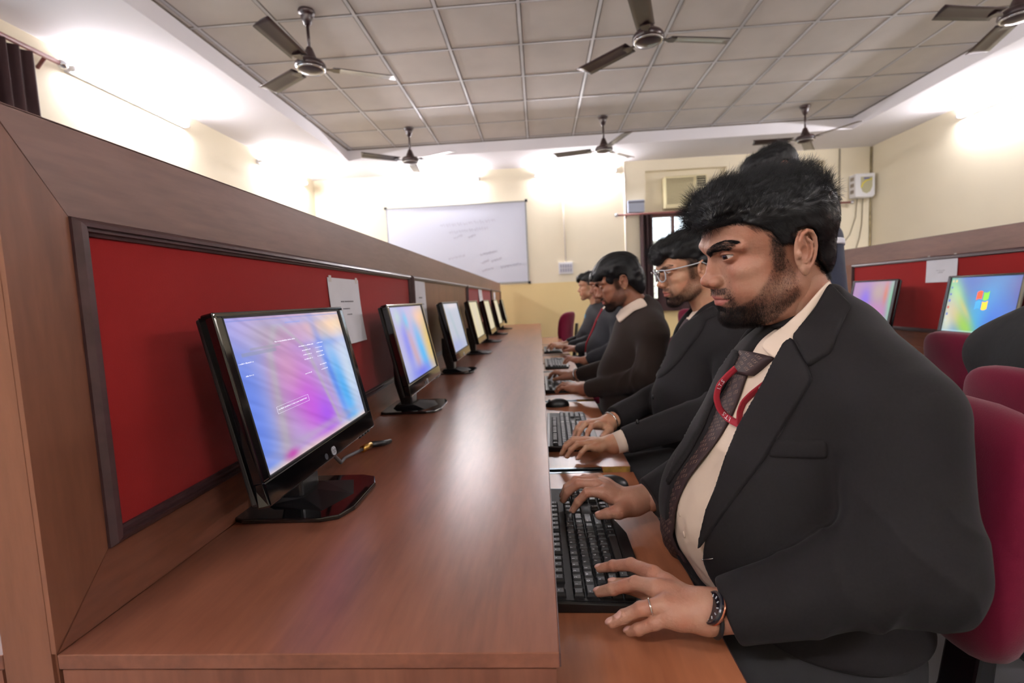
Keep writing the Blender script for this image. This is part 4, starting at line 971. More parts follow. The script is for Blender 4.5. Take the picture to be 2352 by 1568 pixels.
# ---------------------------------------------------------------- paper sheets
def paper(px, d, y0, y1, z0, z1, label, lines, skew=0, curl=.006, seed=1):
    o = empty('paper_sheet', (px+d*.001, (y0+y1)/2, (z0+z1)/2), 0, label, 'paper', 'printed sheets taped to the partitions')
    n, m = 10, 10; V = []; w = (y1-y0)/2; h = (z1-z0)/2
    def P(a, b, e=0):
        t = (b+1)/2; return (d*(.0006+e+curl*((1-t)**2)+curl*.25*math.sin(3*a+seed)*(1-t)), w*a+skew*(1-t), h*b)
    for i in range(n+1):
        for j in range(m+1): V.append(P(-1+2*i/n, -1+2*j/m))
    for i in range(n+1):
        for j in range(m+1): V.append(P(-1+2*i/n, -1+2*j/m, .0004))
    Fc = []; K = (n+1)*(m+1)
    for i in range(n):
        for j in range(m):
            q = i*(m+1)+j; Fc += [(q, q+1, q+m+2, q+m+1), (q+K, q+m+1+K, q+m+2+K, q+1+K)]
    from_np('sheet', V, Fc, M_PAPER, o)
    bm = bmesh.new(); rnd = random.Random(seed)
    for a0, a1, b, t in lines:
        a = a0
        while a < a1:
            wd = rnd.uniform(.02, .07); wd = min(wd, a1-a+.01)
            pts = [Vector(P(q, r, .0009)) for q, r in ((a, b-t), (a+wd, b-t), (a+wd, b+t), (a, b+t))]
            bm.faces.new([bm.verts.new(p) for p in pts]); a += wd+.02
    if bm.verts: from_bm('print', bm, M_INK, o)
    else: bm.free()
    for s in (-1, 1): boxo('tape', min(d*.001, d*.0016), max(d*.001, d*.0016), s*w*.85-.008, s*w*.85+.008, h-.012, h+.006, mat('tape', (206, 200, 196), .3), o)
    return o
paper(PX, 1, 1.33, 1.56, 1.03, 1.222, 'white printed sheet on the red panel behind the nearest monitor', [(-.4, .45, .3, .018), (-.35, .1, .08, .016), (-.15, .2, -.1, .016)], .02, .012, 2)
paper(PX, 1, 2.263, 2.49, .96, 1.250, 'white printed sheet on the brown panel behind the second monitor', [(-.3, .3, .42, .02), (-.55, -.35, .18, .014), (0, .6, .2, .014), (-.5, -.3, 0, .014), (-.5, .5, -.2, .014)], .01, .008, 3)
paper(PX, 1, 4.70, 4.98, .99, 1.252, 'white sheet on the second red panel of the left partition', [(-.3, .3, .4, .02)], .02, .03, 4)
paper(PX, 1, 6.25, 6.50, 1.0, 1.235, 'white sheet on the last brown panel of the left partition', [(-.3, .3, .4, .02)], 0, .01, 5)
paper(2.2, -1, 2.75, 2.96, 1.122, 1.265, 'white printed sheet on the red panel behind the right monitors', [(-.25, .3, -.1, .012), (-.15, .1, -.2, .012), (-.1, .2, -.28, .012)], 0, .004, 6)
# ---------------------------------------------------------------- keyboards
KP = .0194
def key_rows():
    L = []; f = .0; R = [.020, .0495, .069, .0885, .108, .1275]
    def k(row, u, w, t, h=1): L.append((row, u, w, t, h))
    k(0, 0, 1, 'esc')
    for i in range(12): k(0, 2+i+(.5 if i > 3 else 0)+(.5 if i > 7 else 0), 1, 'f%d' % (i+1))
    for i, c in enumerate("`1234567890-="): k(1, i, 1, c)
    k(1, 13, 2, 'backspace'); k(2, 0, 1.5, 'tab')
    for i, c in enumerate('QWERTYUIOP[]'): k(2, 1.5+i, 1, c)
    k(2, 13.5, 1.5, '\\'); k(3, 0, 1.75, 'caps lock')
    for i, c in enumerate("ASDFGHJKL;'"): k(3, 1.75+i, 1, c)
    k(3, 12.75, 2.25, 'enter'); k(4, 0, 2.25, 'shift')
    for i, c in enumerate('ZXCVBNM,./'): k(4, 2.25+i, 1, c)
    k(4, 12.25, 2.75, 'shift')
    for u, w, t in ((0, 1.25, 'ctrl'), (1.25, 1.25, 'win'), (2.5, 1.25, 'alt'), (3.75, 6.25, ''), (10, 1.25, 'alt gr'), (11.25, 1.25, 'win'), (12.5, 1.25, 'menu'), (13.75, 1.25, 'ctrl')): k(5, u, w, t)
    for i, t in enumerate(('prt sc', 'scr lk', 'pause')): k(0, 15.25+i, 1, t)
    for i, t in enumerate(('insert', 'home', 'pg up')): k(1, 15.25+i, 1, t)
    for i, t in enumerate(('delete', 'end', 'pg dn')): k(2, 15.25+i, 1, t)
    k(4, 16.25, 1, '^')
    for i, t in enumerate('<v>'): k(5, 15.25+i, 1, t)
    for r, row in ((1, ('num', '/', '*', '-')), (2, '789'), (3, '456'), (4, '123')):
        for i, t in enumerate(row): k(r, 18.5+i, 1, t)
    k(2, 21.5, 1, '+', 2); k(5, 18.5, 2, '0'); k(5, 20.5, 1, '.'); k(4, 21.5, 1, 'enter', 2)
    return L, R
_keymesh = {}
def keycap_mesh(w, h):
    kk = (round(w, 3), h)
    if kk in _keymesh: return _keymesh[kk]
    W_ = w*KP/2-.0008; H_ = KP*h/2-.0008
    bm = bmesh.new(); V = []
    for (sx, sy, z, off) in ((1, 1, 0, 0), (.97, .97, .003, 0), (.80, 0, .0078, -.0006)):
        tw = W_*(1 if z == 0 else .97) if z < .007 else W_-.0026; th = H_*(1 if z == 0 else .97) if z < .007 else H_-.0026
        V.append([bm.verts.new((b*th+off, a*tw, z)) for a, b in ((-1, -1), (1, -1), (1, 1), (-1, 1))])
    for i in range(2):
        for j in range(4): bm.faces.new((V[i][j], V[i][(j+1) % 4], V[i+1][(j+1) % 4], V[i+1][j]))
    bm.faces.new(V[2]); bmesh.ops.recalc_face_normals(bm, faces=bm.faces)
    bmesh.ops.bevel(bm, geom=[e for e in bm.edges], offset=.0007, segments=1, affect='EDGES')
    me = bpy.data.meshes.new('key'); bm.to_mesh(me); bm.free(); me.materials.append(M_KEY); _keymesh[kk] = me; return me
def keyboard(x, y, rz, label, legends=True, separate=True, tint=None):
    """local: +y runs from the Esc end to the number pad, +x from the back edge to the typist"""
    o = empty('keyboard', (x, y, ZT), rz, label, 'keyboard', 'black keyboards on the pull-out trays')
    L, R = key_rows(); y0 = .013; TW = 22.5*KP+.026
    out = [(-.004, .004), (.146, 0), (.150, .006), (.1525, .06), (.160, .10), (.160, .235), (.150, .275), (.1425, .30), (.1425, TW), (-.008, TW), (-.008, .02)]
    bm = bmesh.new(); prism(bm, out, .0, .0145, 'z')
    for v in bm.verts:
        if v.co.z > .01: v.co.z = .0185-.035*max(0, v.co.x-.005)
    from_bm('housing', bm, M_BLACKP, o, bevel=.0025)
    bm = bmesh.new(); prism(bm, [(.002, .008), (.140, .008), (.140, TW-.008), (.002, TW-.008)], .0145, .0152, 'z')
    for v in bm.verts: v.co.z = v.co.z+.0042-.035*max(0, v.co.x-.005)-(.0004 if v.co.z < .015 else 0)
    from_bm('key_well', bm, M_MATTEB, o)
    extra = bmesh.new(); allk = bmesh.new()
    for n, (row, u, w, t, h) in enumerate(L):
        cx = R[row]+(KP*.5 if h == 2 and row in (2,) else 0)+(KP*.5 if h == 2 and row == 4 else 0)
        cy = y0+(u+w/2)*KP; z = .0190-.035*max(0, cx-.005)
        me = keycap_mesh(w, h)
        if separate and n < 100:
            k = bpy.data.objects.new('key', me); COL.objects.link(k); k.parent = o; k.location = (cx, cy, z)
            if legends and t:
                s = .0062 if len(t) == 1 else .0036
                if t == 'win':
                    bm = bmesh.new()
                    for a in (-1, 1):
                        for b in (-1, 1):
                            vs = [bm.verts.new((b*.0017+p*.0014, a*.0017+q*.0014, .0079)) for p, q in ((-1, -1), (-1, 1), (1, 1), (1, -1))]; bm.faces.new(vs)
                    from_bm('legend', bm, M_LEGEND, k)
                else:
                    V2, F2 = text_mesh(t, s)
                    V3 = np.c_[-V2[:, 1]-.002-.0006, V2[:, 0]-(w*KP/2-.0075 if len(t) > 1 and w > 1.3 else .002 if len(t) == 1 else 0), np.full(len(V2), .0079)]
                    lg = from_np_poly('legend', V3, F2, M_LEGEND, k)
        else:
            tgt = extra if separate else allk; b2 = bmesh.new(); b2.from_mesh(me); bmesh.ops.translate(b2, verts=b2.verts, vec=(cx, cy, z)); m2 = bpy.data.meshes.new('tmp'); b2.to_mesh(m2); b2.free(); tgt.from_mesh(m2); bpy.data.meshes.remove(m2)
    if separate: q = from_bm('number_pad_keys', extra, M_KEY, o); q['kind'] = 'stuff'; allk.free()
    else: q = from_bm('keys', allk, M_KEY, o); q['kind'] = 'stuff'; extra.free()
    bm = bmesh.new(); tube(bm, [(-.008, .24, .008), (-.04, .245, .006), (-.09, .26, .004), (-.2, .28, .004)], .002, 6); from_bm('cord', bm, M_BLACKP, o, True)
    return o
keyboard(-.006, .722, 0, 'large black keyboard under the nearest man\'s hands', True)
keyboard(.012, 1.52, -.02, 'black keyboard under the hands of the man with clear glasses', False)
keyboard(.02, 2.47, 0, 'black keyboard under the hands of the man in the brown sweater', False, False)
keyboard(.03, 2.92 if False else 3.32, .0, 'keyboard with glossy keys in front of the fourth man', False, False)
keyboard(.03, 4.25, .0, 'keyboard in front of the fifth man', False, False)
def mouse(x, y, rz, label):
    o = empty('computer_mouse', (x, y, ZT), rz, label, 'mouse', 'black mice on the keyboard trays')
    n, m = 20, 12; V = []; 
    for i in range(n+1):
        for j in range(m+1):
            a = -PI+2*PI*i/n; b = j/m*PI/2
            xx = math.cos(a)*math.cos(b); yy = math.sin(a)*math.cos(b); V.append((xx*.055, yy*.03*(1+.1*xx), .001+.034*math.sin(b)**.8*(1-.25*(xx < 0)*abs(xx))))
    Fc = [(i*(m+1)+j, (i+1)*(m+1)+j, (i+1)*(m+1)+j+1, i*(m+1)+j+1) for i in range(n) for j in range(m)]
    from_np('shell', V, Fc, M_BLACKP, o)
    bm = bmesh.new(); tube(bm, [(-.034, -.003, .027), (-.034, .003, .027)], .006, 12); from_bm('wheel', bm, mat('wheel_grey', (90, 90, 96), .5), o, True)
    bm = bmesh.new(); tube(bm, [(-.05, 0, .01), (-.1, .01, .004), (-.2, -.02, .004)], .0018, 6); from_bm('cord', bm, M_BLACKP, o, True)
mouse(.15, 1.215, .1, 'black computer mouse beside the nearest man\'s right hand')
mouse(.06, 2.18, .1, 'black computer mouse beyond the keyboard of the man with clear glasses')
# video cable with a gold connector behind the nearest monitor
o = empty('video_cable', (0, 0, 0), 0, 'grey cable with brass plug lying behind the nearest monitor', 'cable')
bm = bmesh.new(); tube(bm, [(-.50, 1.06, ZD+.10), (-.49, 1.09, ZD+.05), (-.485, 1.12, ZD+.02), (-.50, 1.18, ZD+.012), (-.47, 1.235, ZD+.018)], .0045, 8); from_bm('cord', bm, mat('cord_grey', (90, 90, 92), .5), o, True)
bm = bmesh.new(); tube(bm, [(-.472, 1.228, ZD+.018), (-.462, 1.26, ZD+.02)], .009, 12); from_bm('plug', bm, mat('brass', (196, 156, 84), .3, metal=1), o, True)
bm = bmesh.new(); tube(bm, [(-.462, 1.26, ZD+.02), (-.44, 1.30, ZD+.012), (-.43, 1.33, ZD+.009)], [.009, .008, .006], 10); from_bm('plug_sleeve', bm, M_BLACKP, o, True)
# ---------------------------------------------------------------- chairs
def cushion(w, h, t, bulge, curve, nx=22, nz=22):
    """rounded upholstered slab in the y-z plane; front +x"""
    V = []; Fc = []; e = .32
    def sg(v, p): return math.copysign(abs(v)**p, v)
    n, m = 40, 20
    for i in range(n):
        a = 2*PI*i/n
        for j in range(m+1):
            b = -PI/2+PI*j/m
            y = sg(math.cos(a), .55)*sg(math.cos(b), e)*w/2; z = sg(math.sin(a), .55)*sg(math.cos(b), e)*h/2; x = sg(math.sin(b), .8)*t/2
            x += curve*(y/(w/2))**2 - bulge*(z/(h/2))**2
            V.append((x, y, z))
    for i in range(n):
        for j in range(m):
            p = i*(m+1)+j; q = ((i+1) % n)*(m+1)+j; Fc.append((p, q, q+1, p+1))
    return np.array(V), np.array(Fc)
def chair(x, y, rz, label, tilt=8, back_h=.39, zc=.785, w=.44):
    """+x is where the sitter looks"""
    o = empty('office_chair', (x, y, 0), rz, label, 'chair', 'maroon office chairs')
    V, Fc = cushion(w, back_h, .085, .02, .03); c = math.cos(math.radians(tilt)); s = math.sin(math.radians(tilt))
    Vb = V.copy(); Vb[:, 0] = V[:, 0]*c-V[:, 2]*s-.21; Vb[:, 2] = V[:, 0]*s+V[:, 2]*c+zc; from_np('backrest', Vb, Fc, M_MAROON, o)
    Vs = V.copy(); Vs = np.stack([V[:, 2]*.98+.02, V[:, 1]*1.04, V[:, 0]+.45], 1); from_np('seat', Vs, Fc[:, ::-1], M_MAROON, o)
    bm = bmesh.new(); prism(bm, [(-.10, .375), (-.26, .375), (-.30, .42), (-.315, .6), (-.335, .82), (-.315, .82), (-.29, .6), (-.265, .43), (-.25, .405), (-.10, .405)], -.035, .035, 'y'); from_bm('back_support', bm, M_BLACKP, o, bevel=.006)
    bm = bmesh.new(); tube(bm, [(0, 0, .1), (0, 0, .25), (0, 0, .26), (0, 0, .40)], [.028, .028, .018, .018], 16); from_bm('gas_column', bm, M_BLACKP, o)
    for k in range(5):
        a = 2*PI*k/5+.3; bm = bmesh.new(); tube(bm, [(.02*math.cos(a), .02*math.sin(a), .11), (.28*math.cos(a), .28*math.sin(a), .075)], [.03, .018], 10); l = from_bm('base_leg', bm, M_BLACKP, o)
        bm = bmesh.new(); tube(bm, [(.28*math.cos(a)-.02*math.sin(a), .28*math.sin(a)+.02*math.cos(a), .028), (.28*math.cos(a)+.02*math.sin(a), .28*math.sin(a)-.02*math.cos(a), .028)], .027, 14); from_bm('castor', bm, M_MATTEB, l)
    for sy in (-1, 1):
        bm = bmesh.new(); tube(bm, [(-.12, sy*.22, .40), (-.10, sy*.285, .42), (-.06, sy*.29, .55), (-.05, sy*.29, .60)], .014, 10); ar = from_bm('armrest', bm, M_BLACKP, o, True)
        bm = bmesh.new(); tube(bm, [(-.17, sy*.29, .61), (-.1, sy*.29, .615), (.0, sy*.29, .615), (.05, sy*.29, .60)], [.014, .02, .02, .014], 10); from_bm('armrest_pad', bm, M_BLACKP, ar, True)
    return o
# ================================================================ people
M_SUIT = mat('suit_charcoal', (25, 22, 23), .85, spec=.2, sheen=.03, noise=(300, .12, (1, 1, 1)), bump=(900, .3, .0004))
M_SWEAT = mat('sweater_brown', (40, 31, 27), .95, spec=.15, sheen=.1, bump=(600, .6, .0010))
M_SHIRT = mat('shirt_cream', (226, 206, 186), .75, spec=.25, noise=(8, .03, (1, 1, 1)), bump=(18, .25, .004))
M_TROUS = mat('trousers_dark', (26, 24, 26), .9, bump=(40, .3, .003))
M_SHOE = mat('shoe_black', (12, 12, 13), .3)
M_NAVY = mat('navy_jacket', (26, 34, 56), .7, bump=(40, .3, .003))
M_BLACKC = mat('black_cloth', (18, 17, 19), .9, bump=(30, .4, .004))
def V3(p): return np.array(p, f32)
# typing hand, left hand palm down: wrist at origin, fingers +x, thumb side -y
HAND = dict(index=[(.085, -.025, .012), (.125, -.030, .016), (.148, -.032, .000), (.160, -.033, -.020)],
            middle=[(.088, -.004, .014), (.133, -.004, .018), (.158, -.004, .001), (.171, -.004, -.020)],
            ring=[(.083, .016, .012), (.124, .020, .015), (.147, .022, -.001), (.159, .023, -.020)],
            pinky=[(.075, .034, .006), (.104, .043, .008), (.121, .047, -.005), (.131, .049, -.020)],
            thumb=[(.022, -.022, -.006), (.055, -.048, -.010), (.086, -.058, -.015), (.108, -.060, -.021)])
FR = dict(index=[.0115, .0092, .0082, .0068], middle=[.0118, .0095, .0083, .0070], ring=[.0112, .0088, .0080, .0066], pinky=[.0100, .0078, .0070, .0058], thumb=[.0165, .0125, .0105, .0085])
def posed_hand(wrist, yaw, side, scale=1.0, dz=0):
    R = rotm('z', yaw); out = {}
    for k, pts in HAND.items(): out[k] = [V3(wrist)+(R@(V3(p)*V3((1, side, 1))))*scale for p in pts]
    return out
def hand_sdf(P, J, wrist, fore, up, scale=1.0, rw=.027):
    """J: joints per finger in world space; up: back-of-hand direction"""
    wr = V3(wrist); d = cone(P, wr, V3(fore), rw*.92, rw*1.15)
    fl = ['index', 'middle', 'ring', 'pinky']; palm = None
    for k in fl:
        m = J[k][0]; a = wr+(m-wr)*.12
        e = cone(P, a, m-V3(up)*.003, .0150*scale, .0118*scale); palm = e if palm is None else smin(palm, e, .016)
    for a, b in zip(fl[:-1], fl[1:]):
        e = cone(P, (J[a][0]*.75+wr*.25)-V3(up)*.005, (J[b][0]*.75+wr*.25)-V3(up)*.005, .0125*scale, .0125*scale); palm = smin(palm, e, .014)
    e = cone(P, wr+(J['thumb'][0]-wr)*.3, J['thumb'][1], .017*scale, .0135*scale); palm = smin(palm, e, .018)
    d = smin(d, palm, .020); fg = None
    for k in fl+['thumb']:
        r = [x*scale for x in FR[k]]; e = chain(P, J[k], r, .003)
        for q in (1, 2):    # knuckle creases and slight swelling
            j = J[k][q]; ax = J[k][q+1]-J[k][q-1]; ax = ax/np.linalg.norm(ax); t = (P-j)@ax.astype(f32); near = np.exp(-(((P-j)**2).sum(1))/(.012**2))
            e = e-near*(.0006*np.exp(-(t/.006)**2)-.00035*np.cos(t/.0011*PI)*np.exp(-(t/.0030)**2)*(((P-j)@V3(up)) > .002))
        # nail
        tp = J[k][3]; ax = tp-J[k][2]; ax /= np.linalg.norm(ax); n = V3(up)-ax*float(ax@V3(up)); n /= np.linalg.norm(n)
        if k == 'thumb': n = n
        s = np.cross(n, ax); Rn = np.stack([ax, s, n], 1).astype(f32)
        e = smin(e, ell(P, tp+n*r[3]*.62+ax*.001, (.0072*scale, .0052*scale, .0030*scale), Rn), .0008)
        fg = e if fg is None else np.minimum(fg, e)
    return smin(d, fg, .007)
def nail_mask(V, J, up, scale=1.0):
    m = np.zeros(len(V))
    for k in J:
        tp = J[k][3]; ax = tp-J[k][2]; ax = ax/np.linalg.norm(ax); n = V3(up)-ax*float(ax@V3(up)); n = n/np.linalg.norm(n); s = np.cross(n, ax)
        q = V-(tp+ax*.001); a, b, c = q@ax, q@s, q@n; r = FR[k][3]*scale
        m = np.maximum(m, (1-smooth(np.sqrt((a/(.0068*scale))**2+(b/(.0050*scale))**2), .8, 1.0))*smooth(c, r*.45, r*.75))
    return m
def joined(parts):
    V = []; Q = []; M = []; o = 0
    for v, q, m in parts: V.append(v); Q.append(q+o); M.append(m if m.shape[1] == 4 else np.c_[m, np.zeros(len(m))]); o += len(v)
    return np.concatenate(V), np.concatenate(Q), np.concatenate(M)
def folds(P, el, ax, amp, fr, seed=0):
    """creases of a sleeve around the elbow"""
    t = (P-el)@ax; w = np.exp(-(((P-el)**2).sum(1))/(.095**2))
    n = vnoise(P*9+seed, 1.0); s = np.sin(t*fr*.62+(P-el)[:, 2]*22+n*4.0); return amp*w*(1-np.abs(s))**1.5*1.4
def torso_sdf(P, b):
    d = ell(P, b['pelvis'], b.get('r_pelvis', (.16, .19, .13)))
    d = smin(d, ell(P, b['belly'], b.get('r_belly', (.155, .17, .15))), .07)
    d = smin(d, ell(P, b['chest'], b.get('r_chest', (.125, .18, .16))), .08)
    sl, sr = V3(b['shL']), V3(b['shR']); nk = V3(b['neck'])
    d = smin(d, cone(P, sl+(sr-sl)*.1, sr+(sl-sr)*.1, .056, .056), .05)
    for s in (sl, sr): d = smin(d, cone(P, nk, s+V3((0, 0, .010)), .050, .046), .05)
    return d
def sleeve_sdf(P, b, s, rs=(.075, .064, .043), seed=0, amp=.0065):
    a, e, w = V3(b['sh'+s]), V3(b['el'+s]), V3(b['wr'+s]); d = smin(cone(P, a, e, rs[0], rs[1]), cone(P, e, w, rs[1]*.98, rs[2]), .03)
    ax = (w-a); ax = ax/np.linalg.norm(ax)
    d = d-folds(P, e, ax, amp, 85, seed)-vnoise(P, 14)*.006*np.exp(-(((P-(e+w)/2)**2).sum(1))/(.14**2))-vnoise(P+3, 9)*.004
    if s == 'L' and amp > .005: pass
    fa = (w-e)/np.linalg.norm(w-e); tt = (P-e)@fa; nn = vnoise(P+9, 9); sg_ = np.sin(tt*62+(P-e)[:, 2]*38+nn*3+seed); d = d-amp*.75*np.exp(-((tt-.07)/.065)**2)*(1-np.abs(sg_))**2
    # flat cuff end
    f = (w-e)/np.linalg.norm(w-e); return smax(d, (P-w)@f, .006)
def legs_sdf(P, b, off=0):
    d = None; pv = V3(b['pelvis']); f = b.get('dirx', -1)
    for sy in (-1, 1):
        hip = pv+V3((0, sy*.09, -.045)); kn = V3((pv[0]+f*.42, pv[1]+sy*b.get('knee_y', .12), .545)); an = V3((kn[0]+f*.02, kn[1], .10))
        if b.get('stand'): kn = V3((pv[0]+.0, pv[1]+sy*.10, .50)); an = V3((pv[0]-.0, pv[1]+sy*.10, .09))
        e = smin(cone(P, hip, kn, .088, .066), cone(P, kn, an, .066, .052), .03); d = e if d is None else smin(d, e, .02)
    return smin(d, ell(P, pv+V3((0, 0, -.02)), (.15, .18, .10)), .05)
def clothed_body(person, b, res=.006, jacket='jacket', mcloth=None, opening=None, hole=None, mtrous=None):
    """clothes as children; returns the cloth solid for later patches"""
    mcloth = mcloth or M_SUIT; t = b.get('ease', .014)
    def J(P, cut=False):
        d = torso_sdf(P, b)-t; fx_ = b.get('dirx', -1); n0 = V3(b['neck'])
        d = smin(d, smax(cone(P, n0-V3((0, 0, .03)), n0+V3((.03*fx_, 0, .05)), .066, .058), fx_*(P[:, 0]-n0[0])-.01, .01), .015)
        if cut and opening: d = smax(d, -opening(P), .010)
        d = smin(d, sleeve_sdf(P, b, 'L', b.get('rs', (.075, .064, .043)), 1), .011); d = smin(d, sleeve_sdf(P, b, 'R', b.get('rs', (.075, .064, .043)), 2), .011)
        d = d-vnoise(P*V3((1, 1, .5)), 11)*.007
        nk = V3(b['neck']); hd = V3(b['head']); ax = hd-nk; ax = ax/np.linalg.norm(ax)
        d = smax(d, (P-(nk+V3((0, 0, b.get('collar_z', .035)))))@ax, .01)
        return smax(d, .615*b.get('hem', 1)-P[:, 2], .01)
    f = J
    if opening: f = lambda P: J(P, True)
    lo = np.minimum.reduce([V3(b[k]) for k in ('pelvis', 'elL', 'elR', 'wrL', 'wrR', 'shL', 'shR')])-.22; hi = np.maximum.reduce([V3(b[k]) for k in ('pelvis', 'elL', 'elR', 'wrL', 'wrR', 'shL', 'shR', 'neck')])+.22
    v, q = sdf_mesh(f, lo, hi, res); jo = from_np(jacket, v, q, mcloth, person); sm = jo.modifiers.new('smooth', 'SMOOTH'); sm.factor = .5; sm.iterations = 5
    if jacket == 'jacket':
        s = lambda P: smax(smax(torso_sdf(P, b)-.001-(vnoise(P, 22)*.008+vnoise(P*V3((1, 1.6, 1))+5, 38)*.004)*b.get('shirtw', 1), P[:, 2]-(b['neck'][2]+.03), .01), .64-P[:, 2], .01); s0 = s; s = lambda P: smax(s0(P), (P[:, 0]*-b.get('dirx', -1)-(b['chest'][0]*-b.get('dirx', -1)+.0)), .01)
        v, q = sdf_mesh(s, V3(b['chest'])-V3((.25, .25, .38)), V3(b['chest'])+V3((.2, .25, .25)), .005); from_np('shirt', v, q, M_SHIRT, person)
    v, q = sdf_mesh(lambda P: legs_sdf(P, b), (min(b['pelvis'][0]-.55, 9), b['pelvis'][1]-.35, .05), (b['pelvis'][0]+.55, b['pelvis'][1]+.35, b['pelvis'][2]+.12), .012); from_np('trousers', v, q, mtrous or M_TROUS, person)
    pv = V3(b['pelvis']); fx = b.get('dirx', -1)
    for sy in (-1, 1):
        c = V3((pv[0]+fx*(.49 if not b.get('stand') else .05), pv[1]+sy*(b.get('knee_y', .12) if not b.get('stand') else .10), .045))
        sh = lambda P: smax(smin(ell(P, c, (.135, .048, .045)), ell(P, c+V3((-fx*.06, 0, .03)), (.06, .045, .06)), .03), .003-P[:, 2], .004)
        v, q = sdf_mesh(sh, c-.2, c+.2, .009); from_np('shoe', v, q, M_SHOE, person)
    return J
def core_body(b):
    """the slim body under the clothes, one surface"""
    def f(P):
        d = torso_sdf(P, b)+.014
        for s in 'LR':
            a, e, w = V3(b['sh'+s]), V3(b['el'+s]), V3(b['wr'+s]); d = smin(d, smin(cone(P, a, e, .045, .038), cone(P, e, w, .036, .025), .02), .02)
        d = smin(d, legs_sdf(P, b)+.018, .03); n0 = V3(b['neck']); hd = V3(b['head']); return smin(d, cone(P, n0-V3((0, 0, .04)), hd+(n0-hd)*.35, .048, .046), .02)
    lo = np.minimum.reduce([V3(b[k]) for k in ('pelvis', 'elL', 'elR', 'wrL', 'wrR')])-.5; hi = np.maximum.reduce([V3(b[k]) for k in ('pelvis', 'elL', 'elR', 'neck')])+.5; lo[2] = .05; hi[2] = b['head'][2]+.02
    v, q = sdf_mesh(f, lo, hi, .014); return v, q, np.zeros((len(v), 3), f32)
def hand_mesh(J, wrist, fore, up, res=.0016, scale=1.0):
    f = lambda P: hand_sdf(P, J, wrist, fore, up, scale)
    pts = np.concatenate([np.array(J[k]) for k in J]+[[wrist], [fore]]); lo, hi = pts.min(0)-.035, pts.max(0)+.035
    v, q = sdf_mesh(f, lo, hi, res, slack=1.8); nm = nail_mask(v, J, up, scale); return v, q, np.stack([nm*0, nm*0, nm*0, nm*.85], 1).astype(f32)
def shirt_collar(person, cn, ex, a, b_, L0=.034, L1=.062, gap=14, m=None, drop=(.72, .62), name='collar', thick=.0022, yaw=0):
    """folded collar around the neck: ring centre, front direction, radii; leaf length grows to the points"""
    ex = V3(ex)/np.linalg.norm(ex); ey = V3((0, 1, 0)) if abs(yaw) < 1e-3 else V3((math.sin(yaw), math.cos(yaw), 0)); dn = np.cross(ex, ey); dn = dn if dn[2] < 0 else -dn
    n = 72; V = []; Fc = []
    th = np.radians(np.linspace(gap, 360-gap, n+1)); rows = 7
    for t in th:
        rad = ex*math.cos(t)*a+ey*math.sin(t)*b_; u = rad/np.linalg.norm(rad); top = V3(cn)+rad
        fr = max(0, math.cos(t))**3; L = L0+(L1-L0)*fr
        dirn = (dn*fr+V3((0, 0, -1))*(1-fr))*drop[0]+u*drop[1]; dirn /= np.linalg.norm(dirn)
        prof = [top-u*.003+dn*.030, top-u*.002+dn*.004, top, top+u*.0025+dn*.0006, top+u*.004+dirn*L*.35, top+u*.0045+dirn*L*.7, top+u*.004+dirn*L]
        # push the points outwards/downwards slightly
        V += prof; V.append(top+u*.001+dirn*(L-.0004)); V.append(top+u*.0005+dn*.006)
    k = 9
    for i in range(n):
        for j in range(k-1): q = i*k+j; Fc.append((q, q+1, q+k+1, q+k))
        q = i*k; Fc.append((q+k-1, q, q+k, q+2*k-1))
    Fc2 = [tuple(range(0, k))[::-1], tuple(range(n*k, n*k+k))]
    me = bpy.data.meshes.new(name); me.from_pydata([tuple(map(float, v)) for v in V], [], Fc+Fc2); me.update(); me.polygons.foreach_set('use_smooth', [True]*len(me.polygons))
    o = new_obj(name, me, m or M_SHIRT, person); o['label'] = 'cream shirt collar'; return o
def inside(poly, x, y):
    c = np.zeros(len(x), bool); n = len(poly)
    for i in range(n):
        (x0, y0), (x1, y1) = poly[i], poly[(i+1) % n]; k = ((y0 > y) != (y1 > y)); c ^= k & (x < (x1-x0)*(y-y0)/((y1-y0)+1e-12)+x0)
    return c
